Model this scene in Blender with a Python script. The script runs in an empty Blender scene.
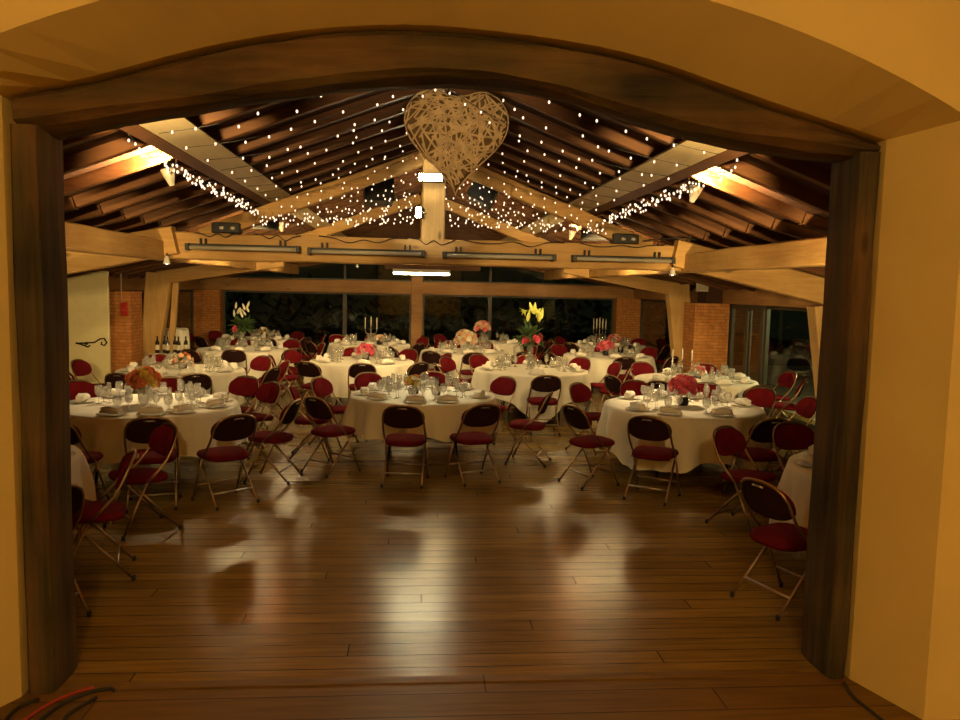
import bpy, math, random
from mathutils import Vector, Matrix, noise
random.seed(7)
S = bpy.context.scene
COL = S.collection
PI = math.pi
def V(*a): return Vector(a)

# ------------------------------------------------------------------ materials
MATS = {}
def newmat(name):
    m = bpy.data.materials.new(name); m.use_nodes = True
    nt = m.node_tree; nt.nodes.clear()
    out = nt.nodes.new('ShaderNodeOutputMaterial')
    MATS[name] = m
    return m, nt, out
def principled(nt, out, **kw):
    b = nt.nodes.new('ShaderNodeBsdfPrincipled')
    for k, v in kw.items():
        b.inputs[k.replace('_', ' ')].default_value = v
    nt.links.new(b.outputs[0], out.inputs[0])
    return b
def rgba(c): return (c[0], c[1], c[2], 1)
def plain(name, col, rough=.6, metal=0., spec=.5, sheen=0., bump=0., bscale=200., var=.12, vscale=6.):
    m, nt, out = newmat(name)
    b = principled(nt, out, Roughness=rough, Metallic=metal)
    b.inputs['Specular IOR Level'].default_value = spec
    b.inputs['Sheen Weight'].default_value = sheen
    tc = nt.nodes.new('ShaderNodeTexCoord')
    n = nt.nodes.new('ShaderNodeTexNoise'); n.inputs['Scale'].default_value = vscale; n.inputs['Detail'].default_value = 4
    nt.links.new(tc.outputs['Object'], n.inputs['Vector'])
    r = nt.nodes.new('ShaderNodeValToRGB')
    r.color_ramp.elements[0].position = .3; r.color_ramp.elements[1].position = .7
    r.color_ramp.elements[0].color = rgba([c*(1-var) for c in col]); r.color_ramp.elements[1].color = rgba([min(1, c*(1+var)) for c in col])
    nt.links.new(n.outputs[0], r.inputs[0]); nt.links.new(r.outputs[0], b.inputs['Base Color'])
    if bump:
        n2 = nt.nodes.new('ShaderNodeTexNoise'); n2.inputs['Scale'].default_value = bscale; n2.inputs['Detail'].default_value = 5
        nt.links.new(tc.outputs['Object'], n2.inputs['Vector'])
        bp = nt.nodes.new('ShaderNodeBump'); bp.inputs['Strength'].default_value = bump; bp.inputs['Distance'].default_value = .01
        nt.links.new(n2.outputs[0], bp.inputs['Height']); nt.links.new(bp.outputs[0], b.inputs['Normal'])
    return m
def wood(name, dark, light, axis='X', rough=.6, fine=28., long=1.6, bump=.4, knots=True, patch=None):
    m, nt, out = newmat(name)
    b = principled(nt, out, Roughness=rough)
    b.inputs['Specular IOR Level'].default_value = .3
    tc = nt.nodes.new('ShaderNodeTexCoord')
    mp = nt.nodes.new('ShaderNodeMapping')
    sc = {'X': (long, fine, fine), 'Y': (fine, long, fine), 'Z': (fine, fine, long)}[axis]
    mp.inputs['Scale'].default_value = sc
    nt.links.new(tc.outputs['Object'], mp.inputs['Vector'])
    n = nt.nodes.new('ShaderNodeTexNoise'); n.inputs['Scale'].default_value = 1; n.inputs['Detail'].default_value = 6; n.inputs['Roughness'].default_value = .65; n.inputs['Distortion'].default_value = .6
    nt.links.new(mp.outputs[0], n.inputs['Vector'])
    big = nt.nodes.new('ShaderNodeTexNoise'); big.inputs['Scale'].default_value = 1.7; big.inputs['Detail'].default_value = 3
    nt.links.new(tc.outputs['Object'], big.inputs['Vector'])
    mix = nt.nodes.new('ShaderNodeMath'); mix.operation = 'MULTIPLY_ADD'; mix.inputs[1].default_value = .6
    nt.links.new(big.outputs[0], mix.inputs[0]); 
    h = nt.nodes.new('ShaderNodeMath'); h.operation = 'MULTIPLY'; h.inputs[1].default_value = .7
    nt.links.new(n.outputs[0], h.inputs[0]); nt.links.new(h.outputs[0], mix.inputs[2])
    r = nt.nodes.new('ShaderNodeValToRGB')
    r.color_ramp.elements[0].position = .45; r.color_ramp.elements[1].position = .85
    r.color_ramp.elements[0].color = rgba(dark); r.color_ramp.elements[1].color = rgba(light)
    nt.links.new(mix.outputs[0], r.inputs[0])
    col = r.outputs[0]
    if patch:
        pn = nt.nodes.new('ShaderNodeTexNoise'); pn.inputs['Scale'].default_value = 1; pn.inputs['Detail'].default_value = 3
        mp3 = nt.nodes.new('ShaderNodeMapping'); mp3.inputs['Scale'].default_value = {'X': (1.4, 6, 6), 'Y': (6, 1.4, 6), 'Z': (9, 9, 1.3)}[axis]
        nt.links.new(tc.outputs['Object'], mp3.inputs[0]); nt.links.new(mp3.outputs[0], pn.inputs['Vector'])
        pr = nt.nodes.new('ShaderNodeValToRGB'); pr.color_ramp.elements[0].position = .44; pr.color_ramp.elements[1].position = .58
        pr.color_ramp.elements[0].color = (.85, .95, .85, 1); pr.color_ramp.elements[1].color = rgba(patch)
        nt.links.new(pn.outputs[0], pr.inputs[0])
        pm = nt.nodes.new('ShaderNodeMix'); pm.data_type = 'RGBA'; pm.blend_type = 'MULTIPLY'; pm.inputs[0].default_value = 1
        nt.links.new(col, pm.inputs[6]); nt.links.new(pr.outputs[0], pm.inputs[7]); col = pm.outputs[2]
    if knots:
        v = nt.nodes.new('ShaderNodeTexVoronoi'); v.inputs['Scale'].default_value = 2.3
        mp2 = nt.nodes.new('ShaderNodeMapping'); s2 = {'X': (.6, 1.5, 1.5), 'Y': (1.5, .6, 1.5), 'Z': (1.5, 1.5, .6)}[axis]
        mp2.inputs['Scale'].default_value = s2
        nt.links.new(tc.outputs['Object'], mp2.inputs['Vector']); nt.links.new(mp2.outputs[0], v.inputs['Vector'])
        kr = nt.nodes.new('ShaderNodeValToRGB')
        kr.color_ramp.elements[0].position = .04; kr.color_ramp.elements[1].position = .11
        kr.color_ramp.elements[0].color = (.25, .22, .2, 1); kr.color_ramp.elements[1].color = (1, 1, 1, 1)
        nt.links.new(v.outputs['Distance'], kr.inputs[0])
        mu = nt.nodes.new('ShaderNodeMix'); mu.data_type = 'RGBA'; mu.blend_type = 'MULTIPLY'; mu.inputs[0].default_value = .8
        nt.links.new(col, mu.inputs[6]); nt.links.new(kr.outputs[0], mu.inputs[7]); col = mu.outputs[2]
    nt.links.new(col, b.inputs['Base Color'])
    bp = nt.nodes.new('ShaderNodeBump'); bp.inputs['Strength'].default_value = bump; bp.inputs['Distance'].default_value = .012
    nt.links.new(n.outputs[0], bp.inputs['Height']); nt.links.new(bp.outputs[0], b.inputs['Normal'])
    return m
def bricky(name, c1, c2, mortar, w, h, msize, plane, rough=.8, bump=.5, spec=.4, noise_amt=.35):
    """brick texture on world coordinates; plane 'wall' maps (x+y, z), 'floor' maps (x, y)"""
    m, nt, out = newmat(name)
    b = principled(nt, out, Roughness=rough); b.inputs['Specular IOR Level'].default_value = spec
    tc = nt.nodes.new('ShaderNodeTexCoord')
    sx = nt.nodes.new('ShaderNodeSeparateXYZ'); cx = nt.nodes.new('ShaderNodeCombineXYZ')
    nt.links.new(tc.outputs['Object'], sx.inputs[0])
    if plane == 'wall':
        ad = nt.nodes.new('ShaderNodeMath'); ad.operation = 'ADD'
        nt.links.new(sx.outputs[0], ad.inputs[0]); nt.links.new(sx.outputs[1], ad.inputs[1])
        nt.links.new(ad.outputs[0], cx.inputs[0]); nt.links.new(sx.outputs[2], cx.inputs[1])
    else:
        q1 = nt.nodes.new('ShaderNodeMath'); q1.operation = 'DIVIDE'; q1.inputs[1].default_value = h
        q2 = nt.nodes.new('ShaderNodeMath'); q2.operation = 'FLOOR'
        q3 = nt.nodes.new('ShaderNodeMath'); q3.operation = 'MULTIPLY_ADD'; q3.inputs[1].default_value = w*.3819
        nt.links.new(sx.outputs[1], q1.inputs[0]); nt.links.new(q1.outputs[0], q2.inputs[0]); nt.links.new(q2.outputs[0], q3.inputs[0]); nt.links.new(sx.outputs[0], q3.inputs[2])
        nt.links.new(q3.outputs[0], cx.inputs[0]); nt.links.new(sx.outputs[1], cx.inputs[1])
    t = nt.nodes.new('ShaderNodeTexBrick')
    t.inputs['Scale'].default_value = 1; t.inputs['Brick Width'].default_value = w; t.inputs['Row Height'].default_value = h
    t.inputs['Mortar Size'].default_value = msize; t.inputs['Mortar Smooth'].default_value = .2
    t.inputs['Color1'].default_value = rgba(c1); t.inputs['Color2'].default_value = rgba(c2); t.inputs['Mortar'].default_value = rgba(mortar)
    t.offset = 0. if plane == 'floor' else .5
    nt.links.new(cx.outputs[0], t.inputs['Vector'])
    n = nt.nodes.new('ShaderNodeTexNoise'); n.inputs['Detail'].default_value = 6; n.inputs['Scale'].default_value = 1
    mp = nt.nodes.new('ShaderNodeMapping'); mp.inputs['Scale'].default_value = (2.2, 30, 30) if plane == 'floor' else (12, 12, 12)
    nt.links.new(tc.outputs['Object'], mp.inputs[0]); nt.links.new(mp.outputs[0], n.inputs['Vector'])
    r = nt.nodes.new('ShaderNodeValToRGB'); r.color_ramp.elements[0].color = rgba([1-noise_amt]*3); r.color_ramp.elements[1].color = (1.15, 1.15, 1.15, 1)
    r.color_ramp.elements[0].position = .3; r.color_ramp.elements[1].position = .7
    nt.links.new(n.outputs[0], r.inputs[0])
    mu = nt.nodes.new('ShaderNodeMix'); mu.data_type = 'RGBA'; mu.blend_type = 'MULTIPLY'; mu.inputs[0].default_value = 1
    nt.links.new(t.outputs[0], mu.inputs[6]); nt.links.new(r.outputs[0], mu.inputs[7])
    nt.links.new(mu.outputs[2], b.inputs['Base Color'])
    bp = nt.nodes.new('ShaderNodeBump'); bp.inputs['Strength'].default_value = bump; bp.inputs['Distance'].default_value = .004; bp.invert = True
    nt.links.new(t.outputs['Fac'], bp.inputs['Height']); 
    bp2 = nt.nodes.new('ShaderNodeBump'); bp2.inputs['Strength'].default_value = .12; bp2.inputs['Distance'].default_value = .003
    nt.links.new(n.outputs[0], bp2.inputs['Height']); nt.links.new(bp.outputs[0], bp2.inputs['Normal'])
    nt.links.new(bp2.outputs[0], b.inputs['Normal'])
    if plane == 'floor':
        n3 = nt.nodes.new('ShaderNodeTexNoise'); n3.inputs['Scale'].default_value = .9; n3.inputs['Detail'].default_value = 5
        nt.links.new(tc.outputs['Object'], n3.inputs['Vector'])
        mr = nt.nodes.new('ShaderNodeMapRange'); mr.inputs[1].default_value = .3; mr.inputs[2].default_value = .7
        mr.inputs[3].default_value = rough-.025; mr.inputs[4].default_value = rough+.035
        nt.links.new(n3.outputs[0], mr.inputs[0]); nt.links.new(mr.outputs[0], b.inputs['Roughness'])
    return m
def glassy(name, tint=(1, 1, 1), ior=1.45, base=.04, milky=0.):
    m, nt, out = newmat(name)
    tr = nt.nodes.new('ShaderNodeBsdfTransparent'); tr.inputs[0].default_value = rgba(tint)
    gl = nt.nodes.new('ShaderNodeBsdfGlossy'); gl.inputs['Roughness'].default_value = .02
    lw = nt.nodes.new('ShaderNodeLayerWeight'); lw.inputs[0].default_value = .5
    fr = nt.nodes.new('ShaderNodeMath'); fr.operation = 'POWER'; fr.inputs[1].default_value = ior
    nt.links.new(lw.outputs['Facing'], fr.inputs[0])
    mx = nt.nodes.new('ShaderNodeMixShader')
    ad = nt.nodes.new('ShaderNodeMath'); ad.operation = 'ADD'; ad.inputs[1].default_value = base; ad.use_clamp = True
    nt.links.new(fr.outputs[0], ad.inputs[0]); nt.links.new(ad.outputs[0], mx.inputs[0])
    nt.links.new(tr.outputs[0], mx.inputs[1]); nt.links.new(gl.outputs[0], mx.inputs[2])
    if milky:
        tl = nt.nodes.new('ShaderNodeBsdfTranslucent'); tl.inputs[0].default_value = (.9, .88, .8, 1)
        df = nt.nodes.new('ShaderNodeBsdfDiffuse'); df.inputs[0].default_value = (.9, .88, .8, 1)
        a1 = nt.nodes.new('ShaderNodeMixShader'); a1.inputs[0].default_value = .5
        nt.links.new(tl.outputs[0], a1.inputs[1]); nt.links.new(df.outputs[0], a1.inputs[2])
        m2 = nt.nodes.new('ShaderNodeMixShader'); m2.inputs[0].default_value = milky
        nt.links.new(mx.outputs[0], m2.inputs[1]); nt.links.new(a1.outputs[0], m2.inputs[2]); mx = m2
    nt.links.new(mx.outputs[0], out.inputs[0])
    return m
def glow(name, col, strength):
    m, nt, out = newmat(name)
    e = nt.nodes.new('ShaderNodeEmission'); e.inputs[0].default_value = rgba(col); e.inputs[1].default_value = strength
    nt.links.new(e.outputs[0], out.inputs[0])
    return m

PLASTER = plain('plaster', (.66, .505, .185), .85, spec=.2, bump=.12, bscale=14., var=.05, vscale=2.)
OLDX = wood('old_oak_x', (.012, .007, .003), (.14, .082, .030), 'X', .75, 10., .9, .9, patch=(1.15, 1.05, .9))
OLDZ = wood('old_oak_z', (.010, .007, .0035), (.115, .078, .036), 'Z', .75, 17., .8, .9, patch=(1.18, 1.0, .82))
PINEX = wood('pine_x', (.40, .21, .06), (.60, .37, .13), 'X')
PINEY = wood('pine_y', (.40, .21, .06), (.60, .37, .13), 'Y')
PINEZ = wood('pine_z', (.42, .24, .075), (.62, .40, .15), 'Z')
LINTX = wood('lintel_wood_x', (.30, .14, .045), (.46, .25, .09), 'X')
LINTY = wood('lintel_wood_y', (.30, .14, .045), (.46, .25, .09), 'Y')
PALEY = wood('pale_board_y', (.56, .44, .24), (.70, .57, .34), 'Y', bump=.15, knots=False)
RAFT = wood('rafter_wood', (.085, .032, .010), (.16, .065, .021), 'X', fine=20., bump=.3, knots=False)
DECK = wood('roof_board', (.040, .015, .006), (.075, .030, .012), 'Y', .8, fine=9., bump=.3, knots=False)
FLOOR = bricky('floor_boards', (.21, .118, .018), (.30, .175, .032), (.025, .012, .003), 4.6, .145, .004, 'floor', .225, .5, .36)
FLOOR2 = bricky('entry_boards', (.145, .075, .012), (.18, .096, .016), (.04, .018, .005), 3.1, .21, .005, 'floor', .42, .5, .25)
BRICK = bricky('brick', (.46, .175, .045), (.54, .225, .062), (.30, .135, .048), .23, .062, .007, 'wall', .85, .9, .2, .2)
CLOTH = plain('white_cloth', (.80, .75, .62), .9, spec=.15, sheen=.15, bump=.08, bscale=300., var=.03)
NAPKIN = plain('napkin_cloth', (.84, .80, .72), .85, spec=.15, bump=.1, bscale=90., var=.03)
CHINA = plain('white_china', (.80, .77, .70), .2, var=.01)
VELVET = plain('red_velvet', (.115, .006, .009), .9, spec=.06, sheen=.0, bump=.1, bscale=400., var=.2, vscale=9.)
BACKD = plain('dark_back', (.022, .006, .006), .8, spec=.15, bump=.08, bscale=300.)  # near-black maroon for the thin pad at the rear of the backrest
BRONZE = plain('bronze_tube', (.36, .24, .13), .42, 1., var=.08)
STEEL = plain('steel', (.55, .50, .42), .3, 1., var=.05)
BLACK = plain('black_plastic', (.012, .011, .010), .55, var=.2)
RUBBER = plain('rubber', (.02, .018, .016), .8)
GREYT = plain('grey_tube', (.42, .38, .30), .35, var=.05)
TABLEW = plain('table_wood', (.30, .19, .09), .6)
DOORW = plain('cream_paint', (.66, .58, .32), .7, spec=.3, var=.05)
IRON = plain('wrought_iron', (.02, .018, .015), .6, .6)
WICKER = plain('wicker', (.56, .38, .19), .8, spec=.2, var=.25, vscale=14., bump=.2, bscale=80.)
WICKERD = plain('wicker_core', (.17, .10, .042), .9, spec=.1, var=.3, vscale=20., bump=.5, bscale=60.)
REDP = plain('red_paint', (.45, .02, .012), .4)
WHITEP = plain('white_plastic', (.62, .58, .48), .4)
GREEN = plain('leaf_green', (.06, .12, .03), .6, var=.35, vscale=30.)
DGREEN = plain('dark_leaf', (.008, .017, .006), .6, var=.4, vscale=3.)
PINK = plain('pink_petal', (.62, .07, .12), .7, var=.2, vscale=25.)
ROSE = plain('rose_petal', (.70, .16, .20), .7, var=.2, vscale=25.)
ORANGE = plain('orange_petal', (.72, .22, .07), .7, var=.2, vscale=25.)
YELLOW = plain('yellow_petal', (.72, .50, .10), .7, var=.15, vscale=25.)
BLUSH = plain('blush_petal', (.72, .46, .30), .7, var=.15, vscale=25.)
WHITEF = plain('white_petal', (.80, .76, .58), .7, var=.06, vscale=25.)
LIME = plain('lime_petal', (.58, .62, .14), .7, var=.15, vscale=25.)
WAX = plain('candle_wax', (.75, .70, .56), .5, var=.02)
BOTTLE = plain('dark_bottle_glass', (.012, .010, .006), .08, var=.1)
PAPER = plain('paper_label', (.62, .55, .40), .7, var=.05)
PAVING = bricky('terrace_paving', (.42, .38, .28), (.5, .45, .34), (.25, .22, .16), .5, .5, .01, 'floor', .8, .3, .3, .3)
CABR = plain('red_cable', (.30, .03, .015), .5)
GLASS = glassy('table_glass', (.99, .99, .98), 2.6, .10, .16)
PANE = glassy('window_glass', (.74, .80, .70), 4.5, .04)
FAIRY = glow('fairy_bulb', (1., .70, .44), 2.0)
NEON = glow('neon_white', (1., .87, .52), 60.)
STRIP = glow('strip_glow', (1., .87, .50), 50.)
DIFF = glow('fill_glow', (1., .72, .33), 46.)  # glow for the luminaires added beyond the trusses
WARM = glow('warm_lamp', (1., .66, .28), 30.)
SPOTW = glow('spot_lens', (1., .85, .6), 6.)

# ------------------------------------------------------------------ mesh building
class MB:
    def __init__(s): s.v = []; s.f = []; s.sm = []
    def add(s, vs, fs, smooth=False):
        b = len(s.v); s.v += [tuple(x) for x in vs]
        for f in fs: s.f.append(tuple(b+i for i in f)); s.sm.append(smooth)
        return s
    def box(s, x0, x1, y0, y1, z0, z1):
        return s.add([(x0,y0,z0),(x1,y0,z0),(x1,y1,z0),(x0,y1,z0),(x0,y0,z1),(x1,y0,z1),(x1,y1,z1),(x0,y1,z1)],
                     [(0,3,2,1),(4,5,6,7),(0,1,5,4),(1,2,6,5),(2,3,7,6),(3,0,4,7)])
    def cbox(s, x0, x1, y0, y1, z0, z1, c=.01):
        """box with chamfered vertical and horizontal edges"""
        rings = []
        for z, i in ((z0, c), (z0+c, 0), (z1-c, 0), (z1, c)):
            a, b_, d, e = x0+i, x1-i, y0+i, y1-i
            rings.append([V(a+c,d,z),V(b_-c,d,z),V(b_,d+c,z),V(b_,e-c,z),V(b_-c,e,z),V(a+c,e,z),V(a,e-c,z),V(a,d+c,z)])
        return s.loft(rings)
    def loft(s, rings, smooth=False, caps=True, closed=True):
        n = len(rings[0]); vs = [p for r in rings for p in r]; fs = []
        for i in range(len(rings)-1):
            for j in range(n if closed else n-1):
                k = (j+1) % n
                fs.append((i*n+j, i*n+k, (i+1)*n+k, (i+1)*n+j))
        b = len(s.v); s.add(vs, fs, smooth)
        if caps:
            s.f.append(tuple(b+i for i in reversed(range(n)))); s.sm.append(False)
            s.f.append(tuple(b+(len(rings)-1)*n+i for i in range(n))); s.sm.append(False)
        return s
    def tube(s, pts, r, n=8, smooth=True, caps=True):
        pts = [Vector(p) for p in pts]; rings = []; prev = None
        for i, p in enumerate(pts):
            d = (pts[min(i+1, len(pts)-1)] - pts[max(i-1, 0)]).normalized()
            if prev is None:
                a = Vector((0,0,1)) if abs(d.z) < .9 else Vector((1,0,0))
                u = d.cross(a).normalized()
            else:
                u = (prev - d*prev.dot(d)).normalized()
            prev = u; w = d.cross(u)
            rr = r[i] if isinstance(r, (list, tuple)) else r
            rings.append([p + (u*math.cos(2*PI*k/n) + w*math.sin(2*PI*k/n))*rr for k in range(n)])
        return s.loft(rings, smooth, caps)
    def lathe(s, prof, n=16, c=(0,0,0), smooth=True, caps=False):
        rings = [[V(c[0]+r*math.cos(2*PI*k/n), c[1]+r*math.sin(2*PI*k/n), c[2]+z) for k in range(n)] for r, z in prof]
        return s.loft(rings, smooth, caps)
    def build(s, name, mat, parent=None, loc=None):
        me = bpy.data.meshes.new(name); me.from_pydata(s.v, [], s.f)
        me.polygons.foreach_set('use_smooth', s.sm)
        me.materials.append(mat); me.update()
        import bmesh
        bm = bmesh.new(); bm.from_mesh(me); bmesh.ops.recalc_face_normals(bm, faces=bm.faces); bm.to_mesh(me); bm.free()
        o = bpy.data.objects.new(name, me); COL.objects.link(o)
        if parent: o.parent = parent
        if loc: o.location = loc
        return o
def tag(o, label, cat, group=None, kind=None):
    o['label'] = label; o['category'] = cat
    if group: o['group'] = group
    if kind: o['kind'] = kind
    return o
def thing(name, label, cat, loc=(0,0,0), rz=0., group=None):
    o = bpy.data.objects.new(name, None); COL.objects.link(o); o.empty_display_size = .1
    o.location = loc; o.rotation_euler = (0, 0, rz)
    return tag(o, label, cat, group)
KIDS = {}
def copy_tree(o, parent=None):
    c = o.copy(); COL.objects.link(c)
    if parent: c.parent = parent
    for ch in KIDS.get(o.name, []): copy_tree(ch, c)
    return c
def note_kids(o):
    KIDS[o.name] = list(o.children)
    for c in o.children: note_kids(c)
def struct(name, mb, mat, label=None, cat=None):
    o = mb.build(name, mat); o['kind'] = 'structure'
    if label: o['label'] = label; o['category'] = cat
    return o
def hewn(mb, p0, p1, w, h, up=(0,0,1), n=10, jit=.006, seed=0, ch=.15, w1=None, h1=None):
    """timber from p0 to p1, width w (sideways) and height h (along up), edges eased, slightly irregular"""
    p0, p1 = Vector(p0), Vector(p1); a = (p1-p0).normalized(); up = Vector(up)
    sd = a.cross(up).normalized(); u = sd.cross(a).normalized()
    w1 = w1 or w; h1 = h1 or h; rings = []
    for i in range(n+1):
        t = i/n; p = p0.lerp(p1, t); W = (w+(w1-w)*t)/2; Hh = (h+(h1-h)*t)/2; c = ch*min(W, Hh)
        ring = []
        for k, (x, y) in enumerate(((-W+c,-Hh),(W-c,-Hh),(W,-Hh+c),(W,Hh-c),(W-c,Hh),(-W+c,Hh),(-W,Hh-c),(-W,-Hh+c))):
            q = p + sd*x + u*y
            nz = noise.noise_vector(Vector((q.x*1.3, q.y*1.3, q.z*1.3+seed*7.1)))
            ring.append(q + (sd*nz.x + u*nz.y)*jit*2)
        rings.append(ring)
    mb.loft(rings)
    return mb

# ------------------------------------------------------------------ camera
F = 780.; psi = math.atan(.085); th = math.atan(.092); ro = .022; HC = 2.05
d = V(math.sin(psi)*math.cos(th), math.cos(psi)*math.cos(th), -math.sin(th))
r0 = V(math.cos(psi), -math.sin(psi), 0); u0 = r0.cross(d)
R_ = r0*math.cos(ro) + u0*math.sin(ro); U_ = u0*math.cos(ro) - r0*math.sin(ro)
cd = bpy.data.cameras.new('camera'); cam = bpy.data.objects.new('camera', cd); COL.objects.link(cam)
cd.sensor_width = 36; cd.lens = 36*F/960; cd.clip_start = .05; cd.clip_end = 200
cam.matrix_world = Matrix(((R_.x, U_.x, -d.x, 0), (R_.y, U_.y, -d.y, 0), (R_.z, U_.z, -d.z, HC), (0, 0, 0, 1)))
S.camera = cam

# ------------------------------------------------------------------ shell
RX = .2; RZ = 3.95; SL = .37        # ridge and slope of the main roof (rafter undersides)
YB = 21.0                            # back wall
XL, XR = -6.0, 6.1
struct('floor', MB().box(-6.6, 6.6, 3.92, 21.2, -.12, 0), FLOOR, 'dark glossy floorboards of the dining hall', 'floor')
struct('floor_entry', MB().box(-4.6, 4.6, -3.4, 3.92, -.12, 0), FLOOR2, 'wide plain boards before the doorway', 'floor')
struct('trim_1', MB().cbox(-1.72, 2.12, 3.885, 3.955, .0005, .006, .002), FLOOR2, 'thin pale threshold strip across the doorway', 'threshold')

# front wall with arched reveal
NA = 28
def profile(xl, xr, zs_l, zs_r, arch):
    pts = [V(xl, 0, 0), V(xl, 0, zs_l*.5), V(xl, 0, zs_l)]
    pts += [V(x, 0, z) for x, z in arch]
    pts += [V(xr, 0, zs_r), V(xr, 0, zs_r*.5), V(xr, 0, 0)]
    return pts
HT = [(-1.90, 2.90), (-1.65, 2.94), (-1.47, 2.99), (-1.01, 3.14), (-.56, 3.24), (-.09, 3.29), (.15, 3.29), (.63, 3.26), (1.08, 3.20), (1.69, 3.02), (2.36, 2.84)]
def interp(tab, x):
    for (a, za), (b, zb) in zip(tab, tab[1:]):
        if x <= b: return za + (zb-za)*max(0, (x-a))/(b-a)
    return tab[-1][1]
def smooth_interp(tab, x, w=.18):
    return sum(interp(tab, x+k*w/2) for k in (-2,-1,0,1,2))/5
bx = [-1.90 + (2.36+1.90)*i/NA for i in range(1, NA)]
fx = [-2.12 + (2.50+2.12)*i/NA for i in range(1, NA)]
back = profile(-1.90, 2.36, 2.88, 2.84, [(x, smooth_interp(HT, x)) for x in bx])
def farch(x):
    dx = x-.22; return 3.43 - (4.9 - math.sqrt(4.9**2 - dx*dx))
front = profile(-2.12, 2.50, farch(-2.12), farch(2.50), [(x, farch(x)) for x in fx])
mb = MB()
def wallring(prof, y): return [V(p.x, y, p.z) for p in prof]
rf = wallring(front, 3.43); rm = wallring(back, 3.84); rb = wallring(back, 4.22)
mb.loft([rf, rm, rb], caps=False, closed=False)
def outer(prof, y, X0, X1, Z):
    out = []
    for i, p in enumerate(prof):
        if i < 3: out.append(V(X0, y, p.z))
        elif i >= len(prof)-3: out.append(V(X1, y, p.z))
        else: out.append(V(p.x, y, Z))
    return out
def face(prof, y, X0, X1, Z):
    o = outer(prof, y, X0, X1, Z); r = wallring(prof, y)
    mb.loft([r[:3], o[:3]], caps=False, closed=False)
    mb.loft([r[3:-3], o[3:-3]], caps=False, closed=False)
    mb.loft([r[-3:], o[-3:]], caps=False, closed=False)
    mb.add([r[2], r[3], o[3], V(X0, y, Z), o[2]], [(0,1,2,3,4)])
    mb.add([r[-3], r[-4], o[-4], V(X1, y, Z), o[-3]], [(0,1,2,3,4)])
face(front, 3.43, -4.6, 4.6, 4.3); face(back, 4.22, -6.6, 6.6, 4.7)
mb.add([V(-4.6,3.43,4.3),V(4.6,3.43,4.3),V(4.6,4.22,4.3),V(-4.6,4.22,4.3)], [(0,1,2,3)])
struct('wall_front', mb, PLASTER, 'warm ochre plaster wall with arched deep reveal around the doorway', 'wall')
struct('wall_entry_left', MB().box(-4.7, -4.6, -3.4, 3.43, 0, 4.3), PLASTER, 'ochre plaster side wall of the entry room on the left', 'wall')
struct('wall_entry_right', MB().box(4.6, 4.7, -3.4, 3.43, 0, 4.3), PLASTER, 'ochre plaster side wall of the entry room on the right', 'wall')
struct('wall_entry_back', MB().box(-4.6, 4.6, -3.5, -3.4, 0, 4.3), PLASTER, 'ochre plaster wall behind the viewer', 'wall')
struct('ceiling_entry', MB().box(-4.6, 4.6, -3.4, 3.43, 4.3, 4.4), PLASTER, 'plaster ceiling of the entry room', 'ceiling')

# old oak doorway
def post(name, xa, xb, y0, y1, ztop, seed, label):
    m = MB(); n = 22; rings = []
    per = []
    for k in range(5): per.append((xa+(xb-xa)*k/5, y0))
    for k in range(5): per.append((xb, y0+(y1-y0)*k/5))
    for k in range(5): per.append((xb-(xb-xa)*k/5, y1))
    for k in range(5): per.append((xa, y1-(y1-y0)*k/5))
    cx, cy = (xa+xb)/2, (y0+y1)/2
    for i in range(n+1):
        z = ztop*i/n; ring = []
        for k, (x, y) in enumerate(per):
            if k % 5 == 0: x += (cx-x)*.12; y += (cy-y)*.12
            q = V(x, y, z); nz = noise.noise_vector(V(x*5+seed, y*5, z*1.1)) + .5*noise.noise_vector(V(x*14+seed, y*14, z*3))
            ring.append(V(min(max(x + nz.x*.010, -1.895), 2.355), y + nz.y*.010, z))
        rings.append(ring)
    m.loft(rings, smooth=False)
    return struct(name, m, OLDZ, label, 'post')
post('door_post', -1.89, -1.755, 3.85, 4.16, 2.76, 1.3, 'dark rough oak door post on the left side of the doorway')
post('door_post', 2.235, 2.352, 3.84, 4.16, 2.78, 8.7, 'dark rough oak door post on the right side of the doorway')
FB = [(-1.86, 2.74), (-1.65, 2.78), (-1.47, 2.82), (-1.14, 2.87), (-.79, 2.94), (-.46, 3.0), (.01, 3.07), (.3, 3.07), (.65, 3.03), (1.09, 2.92), (1.43, 2.84), (1.77, 2.80), (2.35, 2.76)]
BB = [(-1.86, 2.70), (-1.5, 2.79), (-1.2, 2.86), (-.86, 2.93), (-.5, 3.0), (.01, 3.07), (.32, 3.08), (.71, 3.04), (1.18, 2.90), (1.55, 2.82), (1.92, 2.78), (2.35, 2.76)]
m = MB(); rings = []
for i in range(61):
    x = -1.86 + 4.2*i/60
    zt, zf, zb = smooth_interp(HT, x)-.012, smooth_interp(FB, x), smooth_interp(BB, x)
    ring = []
    prof = [(3.855, zf+.03), (3.85, zf+(zt-zf)*.35), (3.845, zf+(zt-zf)*.6), (3.86, zt-.03), (3.90, zt), (4.10, zt), (4.15, zt-.03), (4.15, (zt+zb)/2), (4.145, zb+.03), (4.10, zb), (4.0, (zf+zb)/2-.01), (3.90, zf)]
    for k, (y, z) in enumerate(prof):
        nz = noise.noise_vector(V(x*1.6, y*6, z*6+k*.7)) + .5*noise.noise_vector(V(x*5, y*9+k, z*9))
        top = z > zt-.02
        ring.append(V(x, y + nz.y*.012, z + (nz.z*.016 if not top else min(0, nz.z*.01))))
    rings.append(ring)
m.loft(rings)
struct('lintel', m, OLDX, 'crooked dark oak lintel arching over the doorway', 'beam')

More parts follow.
